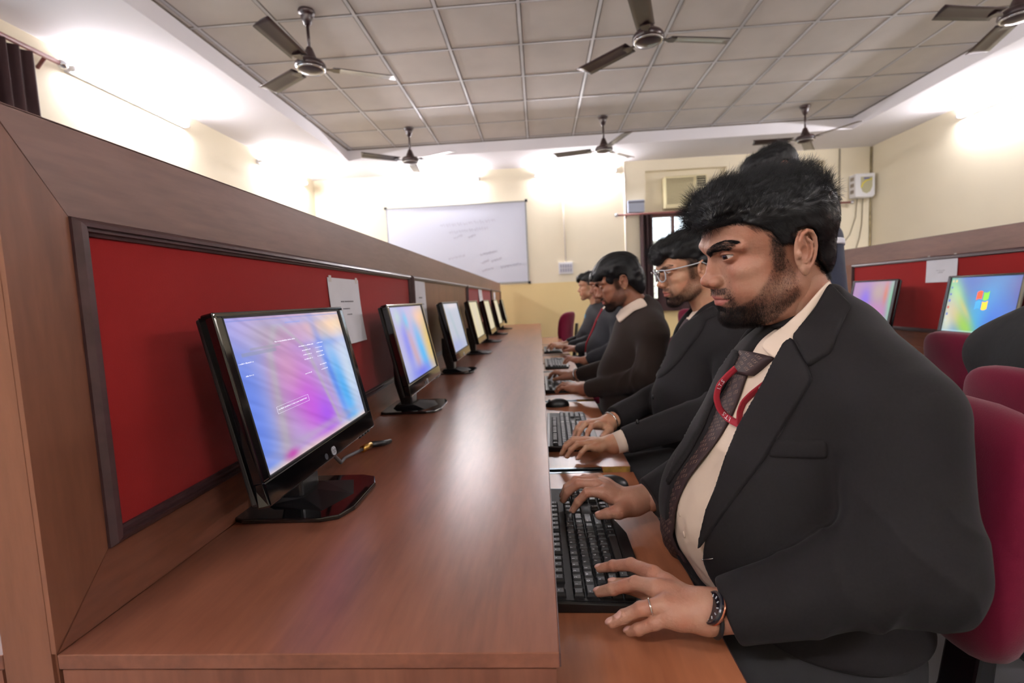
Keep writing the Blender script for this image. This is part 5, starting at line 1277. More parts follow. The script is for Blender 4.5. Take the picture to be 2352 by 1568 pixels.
def cloth_patch(name, poly, f, m, person, t0=.002, t1=.006, step=4.0, near=.3, far=3.0, label=None, mirror_y=None):
    """a flap of cloth cut to an outline, lying on the solid f, with its own thickness and turned edge"""
    n = len(poly); bd = []
    for i in range(n):
        a, b = np.array(poly[i], float), np.array(poly[(i+1) % n], float); k = max(1, int(np.linalg.norm(b-a)/step))
        for j in range(k): bd.append(a+(b-a)*j/k)
    bd = np.array(bd); lo, hi = bd.min(0), bd.max(0)
    gx, gy = np.meshgrid(np.arange(lo[0]+step/2, hi[0], step), np.arange(lo[1]+step/2, hi[1], step), indexing='ij'); g = np.c_[gx.ravel(), gy.ravel()]
    g = g[inside(bd, g[:, 0], g[:, 1])]; dist = np.sqrt(((g[:, None]-bd[None])**2).sum(-1)).min(1); g = g[dist > step*.55]
    pts = np.concatenate([bd, g]); nb = len(bd)
    from mathutils.geometry import delaunay_2d_cdt
    r = delaunay_2d_cdt([Vector(p) for p in pts], [(i, (i+1) % nb) for i in range(nb)], [], 1, 1e-6)
    pv = np.array([tuple(v) for v in r[0]]); tri = np.array([t for t in r[2] if len(t) == 3])
    D = np.array([ray(u, v) for u, v in pv]); D /= np.linalg.norm(D, axis=1, keepdims=True)
    t, hit = march(f, CAM[None].repeat(len(D), 0), D.astype(f32), near, far); P = (CAM+D*t[:, None]).astype(f32)
    P = settle(f, P, 4)
    if mirror_y is not None:
        P[:, 1] = 2*mirror_y-P[:, 1]
        P = settle(f, P, 8)
    cnt = {}
    for a, b_, c in tri:
        for p_, q_ in ((a, b_), (b_, c), (c, a)): cnt[(p_, q_)] = 1
    rimE = [(p_, q_) for p_, q_ in cnt if (q_, p_) not in cnt]
    for _ in range(4):
        S = np.zeros_like(P); k_ = np.zeros(len(P), f32)
        for p_, q_ in rimE: S[p_] += P[q_]; S[q_] += P[p_]; k_[p_] += 1; k_[q_] += 1
        m_ = k_ == 2; P[m_] = P[m_]*.5+S[m_]/2*.5
    N = grad(f, P, .008); N /= np.linalg.norm(N, axis=1, keepdims=True)+1e-9
    ed = np.sqrt(((pv[:, None]-bd[None])**2).sum(-1)).min(1); rise = t0+(t1-t0)*np.clip(ed/(step*1.2), 0, 1)**.5
    top = P+N*rise[:, None]; bot = P-N*.001
    # outline = edges used once
    e = {}
    for a, b, c in tri:
        for p, q in ((a, b), (b, c), (c, a)): e[(p, q)] = 1
    rim = [(p, q) for p, q in e if (q, p) not in e]; K = len(P)
    V = np.concatenate([top, bot]); F = [tuple(x) for x in tri]+[tuple(x[::-1]+K) for x in tri]+[(q, p, p+K, q+K) for p, q in rim]
    me = bpy.data.meshes.new(name); me.from_pydata([tuple(map(float, v)) for v in V], [], [tuple(int(i) for i in x) for x in F]); me.update()
    bm = bmesh.new(); bm.from_mesh(me); bmesh.ops.recalc_face_normals(bm, faces=bm.faces); bm.to_mesh(me); bm.free()
    me.polygons.foreach_set('use_smooth', [True]*len(me.polygons)); o = new_obj(name, me, m, person)
    if label: o['label'] = label
    return o
def px_hits(poly, f, near=.3, far=3.0):
    D = np.array([ray(u, v) for u, v in poly]); D /= np.linalg.norm(D, axis=1, keepdims=True); t, hit = march(f, CAM[None].repeat(len(D), 0), D.astype(f32), near, far); return CAM+D*t[:, None]
# ---------------------------------------------------------------- nearest man
def nearest_man():
    p = empty('person', (.40, .83, 0), 0, 'bearded person in dark suit, brown tie and red lanyard, typing nearest the camera', 'person')
    root = p.location.copy()
    yc = .83
    b = dict(pelvis=(.43, yc, .60), belly=(.36, yc, .765), chest=(.425, yc, .925), shL=(.460, .660, .962), shR=(.460, 1.0, .962), elL=(.437, .598, .800), elR=(.41, 1.06, .79), wrL=(.230, .640, .712), wrR=(.212, 1.004, .716), neck=(.465, yc, 1.050), head=(.381, .828, 1.198), r_pelvis=(.15, .18, .13), r_belly=(.152, .166, .145), r_chest=(.118, .162, .155), rs=(.070, .062, .043), ease=.012, knee_y=.13, collar_z=.09)
    Jf = None
    # the opening of the jacket follows its two front edges
    tmp = lambda P: torso_sdf(P, b)-.014
    left = [(1800, 800), (1779, 828), (1749, 889), (1697, 980), (1666, 1054), (1645, 1119), (1623, 1171), (1610, 1227), (1601, 1285)]
    hl = px_hits(left, tmp)
    ys = [(h[2], h[1]) for h in hl]; ys.sort(); zl = np.array([q[0] for q in ys]); yl = np.array([q[1] for q in ys])
    right = [(1703, 811), (1664, 889), (1640, 924), (1615, 985), (1585, 1040), (1550, 1095)]
    hr = px_hits(right, tmp); yr = sorted([(h[2], h[1]) for h in hr]); zr = np.array([q[0] for q in yr]); yrr = np.array([q[1] for q in yr])
    def opening(P):
        L = np.interp(P[:, 2], zl, yl).astype(f32); Rr = np.interp(P[:, 2], zr, yrr).astype(f32)
        return np.maximum.reduce([L-P[:, 1], P[:, 1]-Rr, P[:, 0]-.415, P[:, 2]-1.075, (.83-P[:, 1])-(.066+np.clip(1.06-P[:, 2], 0, 1)*.9)])
    Jf = clothed_body(p, b, .0030, 'jacket', M_SUIT, opening)
    c = dict(fat=.5, brow=1.15, gaze=20, lid=.36)
    hv, hq, hm = build_head_parts(p, (.381, .828, 1.198), (178.2, 15.8, -8.5), c, res=.14, hair_n=16000, beard_n=15000, brow_n=2200)
    # hands, joints read where they stand
    z = lambda u, v, h: V3(atZ(u, v, h))
    JL = dict(index=[z(1500, 1318, .722), z(1450, 1296, .716), z(1409, 1299, .702), z(1378, 1305, .690)], middle=[z(1508, 1350, .726), z(1460, 1339, .720), z(1408, 1352, .703), z(1376, 1359, .690)],
              ring=[z(1527, 1388, .722), z(1472, 1398, .714), z(1433, 1415, .700), z(1405, 1430, .690)], pinky=[z(1545, 1415, .712), z(1503, 1431, .702), z(1466, 1445, .690), z(1446, 1450, .682)],
              thumb=[V3((.188, .668, .702)), V3((.150, .715, .692)), V3((.118, .742, .688)), V3((.098, .752, .686))])
    wl = V3((.208, .640, .712)); v1 = hand_mesh(JL, wl, (.262, .632, .722), (-.05, -.12, .99), .0013, 1.06)
    JR = dict(index=[z(1386, 1130, .735), z(1349, 1130, .735), z(1328, 1152, .712), z(1316, 1171, .692)], middle=[z(1368, 1113, .742), z(1329, 1110, .741), z(1305, 1129, .720), z(1294, 1148, .698)],
              ring=[z(1364, 1103, .732), z(1322, 1102, .728), z(1302, 1118, .712), z(1293, 1136, .694)], pinky=[z(1374, 1097, .716), z(1341, 1097, .712), z(1322, 1104, .700), z(1311, 1112, .692)],
              thumb=[z(1446, 1166, .705), z(1420, 1175, .711), z(1396, 1179, .706), z(1377, 1183, .700)])
    wr = z(1460, 1152, .712); v2 = hand_mesh(JR, wr, V3(wr)+V3((.05, .02, .012)), (.0, -.1, .99), .0014, 1.02)
    core = core_body(b); V, Q, Mk = joined([(hv, hq, hm), v1, v2, core])
    sk = skin_mat('skin_bearded_man', (174, 131, 109))
    o = from_np('body', V, Q, sk, p); set_attr(o, 'mask', Mk)
    # shirt collar
    shirt_collar(p, (.4125, .83, 1.088), (-.78, 0, -.60), .072, .064, L0=.014, L1=.050, gap=15, drop=(.93, .25))
    # jacket collar and lapels
    lap = [(1800, 790), (1820, 776), (1857, 843), (1866, 872), (1853, 898), (1810, 967), (1758, 1054), (1688, 1145), (1640, 1214), (1604, 1262), (1610, 1227), (1623, 1171), (1645, 1119), (1666, 1054), (1697, 980), (1749, 889), (1779, 828)]
    cloth_patch('lapel', lap, Jf, M_SUIT, p, .003, .007)
    col = [(1898, 660), (1905, 650), (1953, 702), (1935, 745), (1918, 785), (1909, 811), (1857, 843), (1820, 776), (1845, 742), (1872, 705)]
    def neck_solid(r): return lambda P: smin(torso_sdf(P, b)-.012, cone(P, (.478, yc, 1.035), (.438, yc, 1.108), r+.006, r), .020)
    cloth_patch('jacket_collar', col, neck_solid(.074), M_SUIT, p, .003, .007)
    cloth_patch('jacket_collar', col, neck_solid(.074), M_SUIT, p, .003, .007, mirror_y=yc)
    leaf = [(1904, 644), (1880, 668), (1846, 708), (1801, 750), (1757, 783), (1750, 799), (1766, 814), (1782, 825), (1801, 806), (1825, 776), (1874, 707), (1908, 654)]
    lf = cloth_patch('collar_leaf', leaf, neck_solid(.0675), M_SHIRT, p, .002, .0045, 3.5)
    cloth_patch('lapel', [(1690, 800), (1655, 850), (1618, 920), (1585, 985), (1558, 1040), (1532, 1105), (1535, 1118), (1550, 1092), (1585, 1040), (1615, 985), (1640, 924), (1664, 889), (1700, 815)], Jf, M_SUIT, p, .003, .007)
    cloth_patch('breast_pocket', [(1764, 1050), (1773, 1009), (1900, 1012), (1901, 1054)], Jf, M_SUIT, p, .0010, .0026, 5)
    bm = bmesh.new(); h = px_hits([(1618, 1282), (1642, 1279)], Jf); tube(bm, [Vector(h[0])-Vector((.004, .004, 0)), Vector(h[1])-Vector((.004, .004, 0))], .0006, 6); bmesh.ops.create_uvsphere(bm, u_segments=8, v_segments=6, radius=.0014, matrix=Matrix.Translation(Vector(h[0])-Vector((.004, .004, 0))))
    from_bm('pin', bm, M_CHROME, p, True)
    # tie: blade from knot over the belly
    Lp = [(1686, 858), (1679, 868), (1660, 924), (1640, 958), (1619, 993), (1588, 1041), (1558, 1088), (1528, 1132), (1516, 1171), (1516, 1214), (1527, 1253), (1546, 1279), (1575, 1294)]
    Rp = [(1726, 862), (1732, 870), (1714, 927), (1695, 962), (1678, 995), (1656, 1047), (1622, 1103), (1596, 1138), (1570, 1170), (1548, 1194), (1540, 1230), (1553, 1262), (1585, 1284)]
    m = 9; rows = []
    def tiegrid(n):
        L = np.array(Lp, float); Rr = np.array(Rp, float); t = np.linspace(0, len(L)-1, n); out = []
        for q in t:
            i = min(int(q), len(L)-2); f = q-i; l = L[i]*(1-f)+L[i+1]*f; r = Rr[i]*(1-f)+Rr[i+1]*f; fr = q/(len(L)-1)
            A = atY(l[0], l[1], .852+.008*math.sin(fr*3)); B = atY(r[0], r[1], .792+.006*fr); out.append((A, B))
        return out
    def in_front(A, off=.006):
        A = np.array(A, float); d = A-CAM; L = np.linalg.norm(d, axis=1); t, hit = march(lambda P: torso_sdf(P, b)-off, CAM[None].repeat(len(A), 0), (d/L[:, None]).astype(f32), .3, 2.0)
        return CAM+d/L[:, None]*np.where(hit & (t < L), t, L)[:, None]
    G = tiegrid(70); V = []; nrm = []
    for i, (A, B) in enumerate(G):
        for j in range(m):
            s = j/(m-1); V.append(A*(1-s)+B*s+np.array([-.85, -.3, .35])*.009*math.sin(PI*s))
    V = np.array(V); n = len(G); 
    # lift the blade clear of the shirt
    for _ in range(3):
        d = torso_sdf(V.astype(f32), b)-.004; Gd = grad(lambda P: torso_sdf(P, b), V.astype(f32), .004); V = V+np.where(d < .004, .004-d, 0)[:, None]*Gd
    V = in_front(V); V2 = V+np.array([.004, .0012, -.001]); Fc = []; K = len(V)
    for i in range(n-1):
        for j in range(m-1): q = i*m+j; Fc += [(q, q+1, q+m+1, q+m), (q+K, q+m+K, q+m+1+K, q+1+K)]
        q = i*m; Fc += [(q, q+m, q+m+K, q+K), (q+m-1, q+m-1+K, q+2*m-1+K, q+2*m-1)]
    q = (n-1)*m
    M_TIE = mat('tie_brown', (50, 35, 36), .6, spec=.25, bump=(1200, .3, .0003))
    tie = from_np('tie', np.concatenate([V, V2]), Fc, M_TIE, p); tie['label'] = 'dark brown tie with small woven letters'
    # knot
    kA = [atY(1703, 806, .852), atY(1776, 822, .792), atY(1722, 864, .794), atY(1686, 858, .850)]
    Vk = []; 
    for i in range(9):
        for j in range(9):
            s, t = j/8, i/8; q = (kA[0]*(1-s)+kA[1]*s)*(1-t)+(kA[3]*(1-s)+kA[2]*s)*t
            Vk.append(q+np.array([-.8, -.35, .3])*(.006+.013*(math.sin(PI*s)**.6 if 0 < s < 1 else 0)*(1-.2*t)))
    Vk = np.array(Vk); Vk = in_front(Vk, .012); Vb = Vk+np.array([.022, .006, -.004]); Fk = []
    for i in range(8):
        for j in range(8): q = i*9+j; Fk += [(q, q+1, q+10, q+9), (q+81, q+90, q+91, q+82)]
    for i in range(8): Fk += [(i*9, (i+1)*9, (i+1)*9+81, i*9+81), (i*9+8, i*9+89, i*9+98, i*9+17), (i, i+81, i+82, i+1), (72+i, 73+i, 154+i, 153+i)]
    kn = from_np('tie_knot', np.concatenate([Vk, Vb]), Fk, M_TIE, tie)
    # woven letters on tie
    M_LET = mat('tie_letters', (150, 122, 104), .7)
    gv, gf = text_mesh('I.T.S', 1.0); VV = []; FF = []
    def put(surf, n_, m_, cx, cy, ang, sz, w_, h_):
        """surf grid (n_ rows, m_ columns); cx,cy in metres across/down on a sheet w_ x h_"""
        c_, s_ = math.cos(ang), math.sin(ang); base = len(VV)
        x = cx+(gv[:, 0]*c_-gv[:, 1]*s_)*sz; y = cy+(-(gv[:, 0]*s_)-gv[:, 1]*c_)*sz
        u = x/w_*(m_-1); v = y/h_*(n_-1)
        if u.min() < .15 or u.max() > m_-1.15 or v.min() < 0 or v.max() > n_-1.01: return
        i = np.clip(v.astype(int), 0, n_-2); j = np.clip(u.astype(int), 0, m_-2); fv, fu = (v-i)[:, None], (u-j)[:, None]; S = surf.reshape(n_, m_, 3)
        P = (S[i, j]*(1-fu)+S[i, j+1]*fu)*(1-fv)+(S[i+1, j]*(1-fu)+S[i+1, j+1]*fu)*fv
        e1 = S[i, j+1]-S[i, j]; e2 = S[i+1, j]-S[i, j]; N = np.cross(e1, e2); N /= np.linalg.norm(N, axis=1, keepdims=True)+1e-9; 
        N = np.where((N@np.array([-1, -.5, .3]))[:, None] < 0, -N, N); VV.extend((P+N*.0006).tolist()); FF.extend([[k+base for k in f_] for f_ in gf])
    S = V.reshape(n, m, 3); hh = float(np.linalg.norm(np.diff(S[:, 4], axis=0), axis=1).sum()); ww = float(np.linalg.norm(S[20, -1]-S[20, 0]))
    rowi = 0; y = .004
    while y < hh-.004:
        x = -.004+(rowi % 2)*.008
        while x < ww: put(V, n, m, x, y+(x-ww/2)*-.25, .25, .0062, ww, hh); x += .0165
        y += .0088; rowi += 1
    for r in range(5):
        for q in range(3): put(Vk, 9, 9, .012+q*.0165, .006+r*.009, -.5, .006, .055, .045)
    lt = from_np_poly('letters', VV, FF, M_LET, tie); lt['kind'] = 'stuff'
    # lanyard ribbon
    pts = [(1690, 846), (1672, 862), (1652, 884), (1645, 912), (1652, 938), (1672, 961), (1699, 975)]; pts2 = [(1699, 975), (1699, 947), (1708, 924), (1726, 906), (1748, 889), (1770, 872)]
    M_LAN = mat('lanyard_red', (150, 22, 40), .75, bump=(900, .4, .0004)); lan = None; lastS = None
    for idx, (pp, wv) in enumerate(((pts, .0060), (pts2, .0060))):
        P0 = np.array(pp, float); t = np.linspace(0, len(P0)-1, 40); cs = np.stack([np.interp(t, range(len(P0)), P0[:, k]) for k in (0, 1)], 1)
        # smooth
        for _ in range(4): cs[1:-1] = (cs[:-2]+cs[2:]+2*cs[1:-1])/4
        Yd = .800 if idx == 0 else .790; row = []
        for i in range(40):
            d = cs[min(i+1, 39)]-cs[max(i-1, 0)]; d = d/np.linalg.norm(d); c0 = atY(cs[i, 0], cs[i, 1], Yd); hc = px_hits([cs[i]], lambda P: torso_sdf(P, b)-.010)[0]; c0 = hc if hc[1] < c0[1] else c0; side = (_rt*d[1]+_up*d[0]); tw = (_fw*.35); s3 = side+tw*(1 if idx == 0 else -1); s3 /= np.linalg.norm(s3)
            for k in (-1, -.33, .33, 1): row.append(c0+s3*wv*k)
        row = np.array(row); back = row+_fw*.0012; F = []
        for i in range(39):
            for j in range(3): q = i*4+j; F += [(q, q+1, q+5, q+4), (q+160, q+164, q+165, q+161)]
            q = i*4; F += [(q, q+4, q+164, q+160), (q+3, q+163, q+167, q+7)]
        if lan is None: lan = from_np('lanyard', np.concatenate([row, back]), F, M_LAN, p); lan['label'] = 'red lanyard ribbon with white letters'
        else: from_np('lanyard_strand', np.concatenate([row, back]), F, M_LAN, lan)
        VV = []; FF = []; gv0 = gv
        hh = float(np.linalg.norm(np.diff(row.reshape(40, 4, 3)[:, 1], axis=0), axis=1).sum())
        for cy in ((.32, .80) if idx == 0 else (.85,)):
            put(row, 40, 4, .006, hh*cy, PI/2*(1), .0105, .012, hh) 
        VV = np.array(VV) - _fw*.0006 if len(VV) else VV
        if len(VV): from_np_poly('letters', VV, FF, mat('lanyard_white', (226, 222, 222), .7), lan)
    # shirt buttons
    for (u, v) in ((1562, 1180), (1572, 1226)):
        h = atY(u, v, .80) if False else px_hits([(u, v)], lambda P: torso_sdf(P, b)-.001)[0]; bm = bmesh.new(); bmesh.ops.create_uvsphere(bm, u_segments=12, v_segments=6, radius=.0052); bmesh.ops.scale(bm, vec=(.35, 1, 1), verts=bm.verts); bmesh.ops.translate(bm, vec=Vector(h)-Vector((.001, .001, 0)), verts=bm.verts); from_bm('shirt_button', bm, M_SHIRT, p, True)
    # watch
    wc = Vector((.209, .622, .729)); nW = Vector((-.86, -.05, .50)).normalized(); Rw = nW.to_track_quat('Z', 'Y').to_matrix().to_4x4(); T = Matrix.Translation(wc) @ Rw
    gold = mat('rose_gold', (206, 134, 106), .2, metal=1)
    bm = bmesh.new(); lathe(bm, [(0, -.006), (.0185, -.006), (.0205, -.003), (.0205, -.0005), (.018, .0005), (0, .0005)], seg=40); bmesh.ops.transform(bm, matrix=T, verts=bm.verts); w = from_bm('wristwatch', bm, gold, p, True)
    bm = bmesh.new(); lathe(bm, [(0, .0004), (.0212, .0004), (.0212, .0035), (.0195, .0052), (.0180, .0044), (0, .0044)], seg=40); bmesh.ops.transform(bm, matrix=T, verts=bm.verts); from_bm('watch_dial', bm, mat('dial_black', (16, 20, 32), .12, coat=.6), w)
    for k in range(12):
        a = 2*PI*k/12; bm = bmesh.new(); box(bm, -.0006, .0006, .0125, .016, .0045, .0050); bmesh.ops.transform(bm, matrix=T @ Matrix.Rotation(a, 4, 'Z'), verts=bm.verts); from_bm('hour_mark', bm, M_LEGEND, w)
    for a, ln in ((.8, .009), (2.6, .013)):
        bm = bmesh.new(); box(bm, -.0006, .0006, 0, ln, .0046, .0052); bmesh.ops.transform(bm, matrix=T @ Matrix.Rotation(a, 4, 'Z'), verts=bm.verts); from_bm('watch_hand', bm, M_LEGEND, w)
    bm = bmesh.new(); ringp = []
    for k in range(33):
        a = 2*PI*k/32; ringp.append(Vector((.2145+.002*math.sin(a), .640+.031*math.cos(a), .711+.0275*math.sin(a))))
    tube(bm, ringp, .0030, 8); from_bm('watch_strap', bm, mat('strap_black', (20, 20, 22), .5), w, True)
    # finger ring
    a, c_ = JL['ring'][0], JL['ring'][1]; ctr = a*.42+c_*.58; ax = Vector(c_-a).normalized(); bm = bmesh.new(); pr_ = []
    e1 = ax.orthogonal().normalized(); e2 = ax.cross(e1)
    for k in range(33): an = 2*PI*k/32; pr_.append(Vector(ctr)+(e1*math.cos(an)+e2*math.sin(an))*.0112)
    tube(bm, pr_, .0013, 8); from_bm('finger_ring', bm, mat('silver', (220, 216, 210), .15, metal=1), p, True)
    # children were built in place: keep them there under the root
    for ch in p.children: ch.matrix_parent_inverse = Matrix.Translation(-root)
    return p, Jf, b
PM1 = nearest_man()
chair(.41, .83, PI, 'maroon office chair under the nearest man with the beard', tilt=7, w=.42, back_h=.37, zc=.775)
# ---------------------------------------------------------------- the other men along the row
def seated(label, head, ypr, hc, skin, cloth, dx, dy, wl, wr, yl=0, yr=0, hand_s=1.0, size=1.0, elz=.80, hres=.28, hair_n=2500, beard_n=0, collar=None, hands=True, jres=.008, spread=.17, opening=None, jname='jacket', lean=0, mtrous=None, brow_n=250, elx=.0, hand_res=.0026):
    """body of the nearest man shifted by dx, dy; wrists given in the room"""
    yc = .83+dy; X = lambda v: v+dx
    p = empty('person', (X(.40), yc, 0), 0, label, 'person'); root = p.location.copy()
    b = dict(pelvis=(X(.43), yc, .60), belly=(X(.385), yc, .765), chest=(X(.43+lean*.3), yc, .925), shL=(X(.460+lean), yc-spread, .965), shR=(X(.460+lean), yc+spread, .965), elL=(X(.43)+elx, yc-spread-.055, elz), elR=(X(.43)+elx, yc+spread+.055, elz),
             wrL=wl, wrR=wr, neck=(X(.465+lean), yc, 1.052), head=head, r_belly=(.125*size, .145*size, .140), r_chest=(.100*size, .150*size, .150), rs=(.064, .056, .040), ease=.012, collar_z=.075)
    Jf = clothed_body(p, b, jres, jname, cloth, opening(b) if opening else None, mtrous=mtrous)
    hv = build_head_parts(p, head, ypr, hc, res=hres, hair_n=hair_n, beard_n=beard_n, brow_n=brow_n, seed=int(yc*100))
    parts = [hv]
    for w, el, yaw, side in ((wl, b['elL'], yl, 1), (wr, b['elR'], yr, -1)):
        fw_ = V3(w)-V3(el); fw_ /= np.linalg.norm(fw_); w0 = V3(w)+fw_*.028+V3((0, 0, .0)); w0[2] = max(w0[2], .700); ang = math.degrees(math.atan2(fw_[1], fw_[0]))+yaw
        Jn = posed_hand(w0, ang, side, .92*hand_s); parts.append(hand_mesh(Jn, w0, w0-fw_*.06, (0, 0, 1), hand_res, .95*hand_s))
    parts.append(core_body(b)); V, Q, Mk = joined(parts); o = from_np('body', V, Q, skin, p); set_attr(o, 'mask', Mk)
    if collar: shirt_collar(p, (X(.425+lean), yc, 1.085), (-.78, 0, -.50), .070, .064, **collar)
    for ch in p.children: ch.matrix_parent_inverse = Matrix.Translation(-root)
    return p, Jf, b
def vee(w0, z0, top=1.06):
    def mk(b):
        yc = b['chest'][1]; xm = b['chest'][0]-.01
        return lambda P: np.maximum.reduce([np.abs(P[:, 1]-yc)-w0*np.clip((P[:, 2]-z0)/(top-z0), 0, 1), z0-P[:, 2], P[:, 0]-xm, P[:, 2]-(top+.03)])
    return mk
def add_part(p, fn):
    n0 = set(p.children); fn(); 
    for ch in p.children:
        if ch not in n0: ch.matrix_parent_inverse = Matrix.Translation(-p.location)
# second man: clear glasses
SK2 = skin_mat('skin_glasses_man', (196, 152, 122)); SK3 = skin_mat('skin_sweater_man', (150, 104, 80)); SK4 = skin_mat('skin_far_man', (160, 112, 88))
H2 = (.51, 1.692, 1.208); A2 = (181.5, 16, -4.7)
c2 = dict(fat=.1, brow=1.0, style='swept', lid=.30, gazez=22, beard=.9, gaze=8)
wl2 = tuple(atZ(1432, 1012, .712)); wr2 = tuple(atZ(1412, 962, .712))
P2, J2, b2 = seated('person with clear glasses in a dark suit, seated second along the row', H2, A2, c2, SK2, M_SUIT, .129, .864, wl2, wr2, 4, 6, hres=.2, hair_n=11000, beard_n=9000, collar=dict(L0=.02, L1=.05), jres=.0055, opening=vee(.032, .86), brow_n=500, hand_res=.002, size=1.04)
def extras2():
    cloth_patch('lapel', [(1572, 742), (1640, 700), (1655, 722), (1619, 737), (1618, 752), (1597, 782), (1560, 830), (1530, 860), (1508, 872), (1500, 845), (1520, 810), (1545, 775)], J2, M_SUIT, P2, .002, .006, 4, 1.0, 3)
    for (u, v) in ((1500, 912), (1464, 970)):
        h = px_hits([(u, v)], J2, 1.0)[0]; bm = bmesh.new(); bmesh.ops.create_uvsphere(bm, u_segments=12, v_segments=8, radius=.009); bmesh.ops.scale(bm, vec=(.5, 1, 1), verts=bm.verts); bmesh.ops.translate(bm, vec=h, verts=bm.verts); from_bm('jacket_button', bm, M_BLACKP, P2, True)
    # shirt cuff at the near wrist
    el, w = V3(b2['elL']), V3(b2['wrL']); f = (w-el)/np.linalg.norm(w-el); bm = bmesh.new(); tube(bm, [Vector(w-f*.01), Vector(w+f*.024)], [.034, .031], 24); c = from_bm('shirt_cuff', bm, M_SHIRT, P2, True); c['label'] = 'cream shirt cuff'
    el, w = V3(b2['elR']), V3(b2['wrR']); f = (w-el)/np.linalg.norm(w-el); e1 = Vector(f).orthogonal().normalized(); e2 = Vector(f).cross(e1); bm = bmesh.new(); tube(bm, [Vector(w+f*.020)+(e1*math.cos(t)+e2*math.sin(t))*.031 for t in np.linspace(0, 2*PI, 33)], .003, 8); c = from_bm('bracelet', bm, mat('silver', (220, 216, 210), .15, metal=1), P2, True)
    # tie
    R, t = xf(H2, *A2); yc = b2['chest'][1]; V = []
    zs = np.linspace(1.045, .80, 16); tz = lambda P: torso_sdf(P, b2)
    for z_ in zs:
        xs = np.linspace(b2['chest'][0]-.25, b2['chest'][0], 160); P = np.stack([xs, np.full(160, yc), np.full(160, z_)], 1).astype(f32); k = np.argmax(tz(P) < 0); w_ = .016 if z_ > 1.02 else .020+.012*(1.02-z_)/.2
        for s in (-1, 0, 1): V.append((xs[k]-.006-(.004 if s == 0 else 0), yc+s*w_, z_))
    n = len(zs); V2 = [(a+.005, b_, c_) for a, b_, c_ in V]; F = []
    for i in range(n-1):
        for j in range(2): q = i*3+j; F += [(q, q+1, q+4, q+3), (q+3*n, q+3+3*n, q+4+3*n, q+1+3*n)]
        q = i*3; F += [(q, q+3, q+3+3*n, q+3*n), (q+2, q+2+3*n, q+5+3*n, q+5)]
    from_np('tie', V+V2, F, mat('tie_plum', (66, 46, 50), .6), P2)
    # glasses: clear frames, two lenses, temples
    R = R*1.0; W = lambda q: Vector((R@np.array(q, f32))*.01+t)
    clear = mat('clear_acrylic', (214, 220, 226), .12, trans=.15, spec=.7); lens = mat('lens', (252, 253, 255), .02, trans=1.0, spec=.5); lens.node_tree.nodes['Principled BSDF'].inputs['IOR'].default_value = 1.04
    g = None
    for sy in (1, -1):
        out = [(10.7, .9), (10.75, 1.4), (10.6, 2.6), (10.1, 4.0), (9.35, 5.2), (9.3, 5.35), (9.5, 5.0), (9.9, 4.4), (10.5, 3.0), (10.7, 1.6)]
        zz = [2.2, 3.2, 3.5, 3.6, 3.4, 2.4, .6, -.1, -.3, .6]
        pts = [W((x+.9, y*sy, z)) for (x, y), z in zip(out, zz)]; pts.append(pts[0]); bm = bmesh.new(); tube(bm, pts, .0022, 8); fr = from_bm('glasses', bm, clear, P2 if g is None else g, True) if g is None else from_bm('rim', bm, clear, g, True)
        if g is None: g = fr
        bm = bmesh.new(); bm.faces.new([bm.verts.new(q) for q in pts[:-1]]); bmesh.ops.triangulate(bm, faces=bm.faces); r_ = bmesh.ops.extrude_face_region(bm, geom=bm.faces[:]); bmesh.ops.translate(bm, verts=[v for v in r_['geom'] if isinstance(v, bmesh.types.BMVert)], vec=W((.1, 0, 0))-W((0, 0, 0))); from_bm('lens', bm, lens, g)
        bm = bmesh.new(); tube(bm, [W((10.3, 5.4*sy, 3.3)), W((7.5, 6.9*sy, 3.0)), W((2, 7.9*sy, 2.6)), W((-1.0, 8.1*sy, 2.5)), W((-2.6, 8.0*sy, 1.0))], .0018, 8); from_bm('temple_arm', bm, clear, g, True)
    bm = bmesh.new(); tube(bm, [W((11.6, .9, 2.4)), W((12.0, 0, 2.8)), W((11.6, -.9, 2.4))], .002, 8); from_bm('bridge', bm, clear, g, True)
add_part(P2, extras2)
# third man: brown sweater, white collar, ear stud
H3 = (.360, 2.21, 1.190); A3 = (172, 22, -4)
c3 = dict(fat=0, brow=1.0, style='mop', lid=.2, gazez=30, beard=1.0)
wl3 = tuple(atZ(1352, 893, .722)); wr3 = tuple(atZ(1330, 860, .722))
P3, J3, b3 = seated('person in a brown sweater with white shirt collar, bearded, seated third along the row', H3, A3, c3, SK3, M_SWEAT, -.005, 1.38, wl3, wr3, 4, 6, hres=.24, hair_n=12000, beard_n=12000, collar=dict(L0=.02, L1=.05, gap=20), jres=.008, jname='sweater', brow_n=300, elx=0, size=1.0)
def extras3():
    nk = b3['neck']; cloth_patch('collar_leaf', [(1470, 684), (1478, 686), (1488, 702), (1457, 713), (1423, 742), (1412, 722), (1424, 711), (1450, 694)], lambda P: smin(torso_sdf(P, b3)-.014, cone(P, (nk[0]+.01, nk[1], nk[2]-.02), (nk[0]-.03, nk[1], nk[2]+.06), .075, .068), .02), M_SHIRT, P3, .002, .007, 2.5, 1.2, 4)
    R, t = xf(H3, *A3); q = Vector((R@np.array((-.2, 7.9, -2.6), f32))*.01+t); bm = bmesh.new(); bmesh.ops.create_uvsphere(bm, u_segments=12, v_segments=8, radius=.0035, matrix=Matrix.Translation(q)); from_bm('ear_stud', bm, mat('brass', (196, 156, 84), .3, metal=1), P3, True)
    el, w = V3(b3['elR']), V3(b3['wrR']); f = (w-el)/np.linalg.norm(w-el); e1 = Vector(f).orthogonal().normalized(); e2 = Vector(f).cross(e1); bm = bmesh.new(); tube(bm, [Vector(w+f*.012)+(e1*math.cos(k)+e2*math.sin(k))*.034 for k in np.linspace(0, 2*PI, 33)], .005, 8); from_bm('wristwatch', bm, M_CHROME, P3, True)
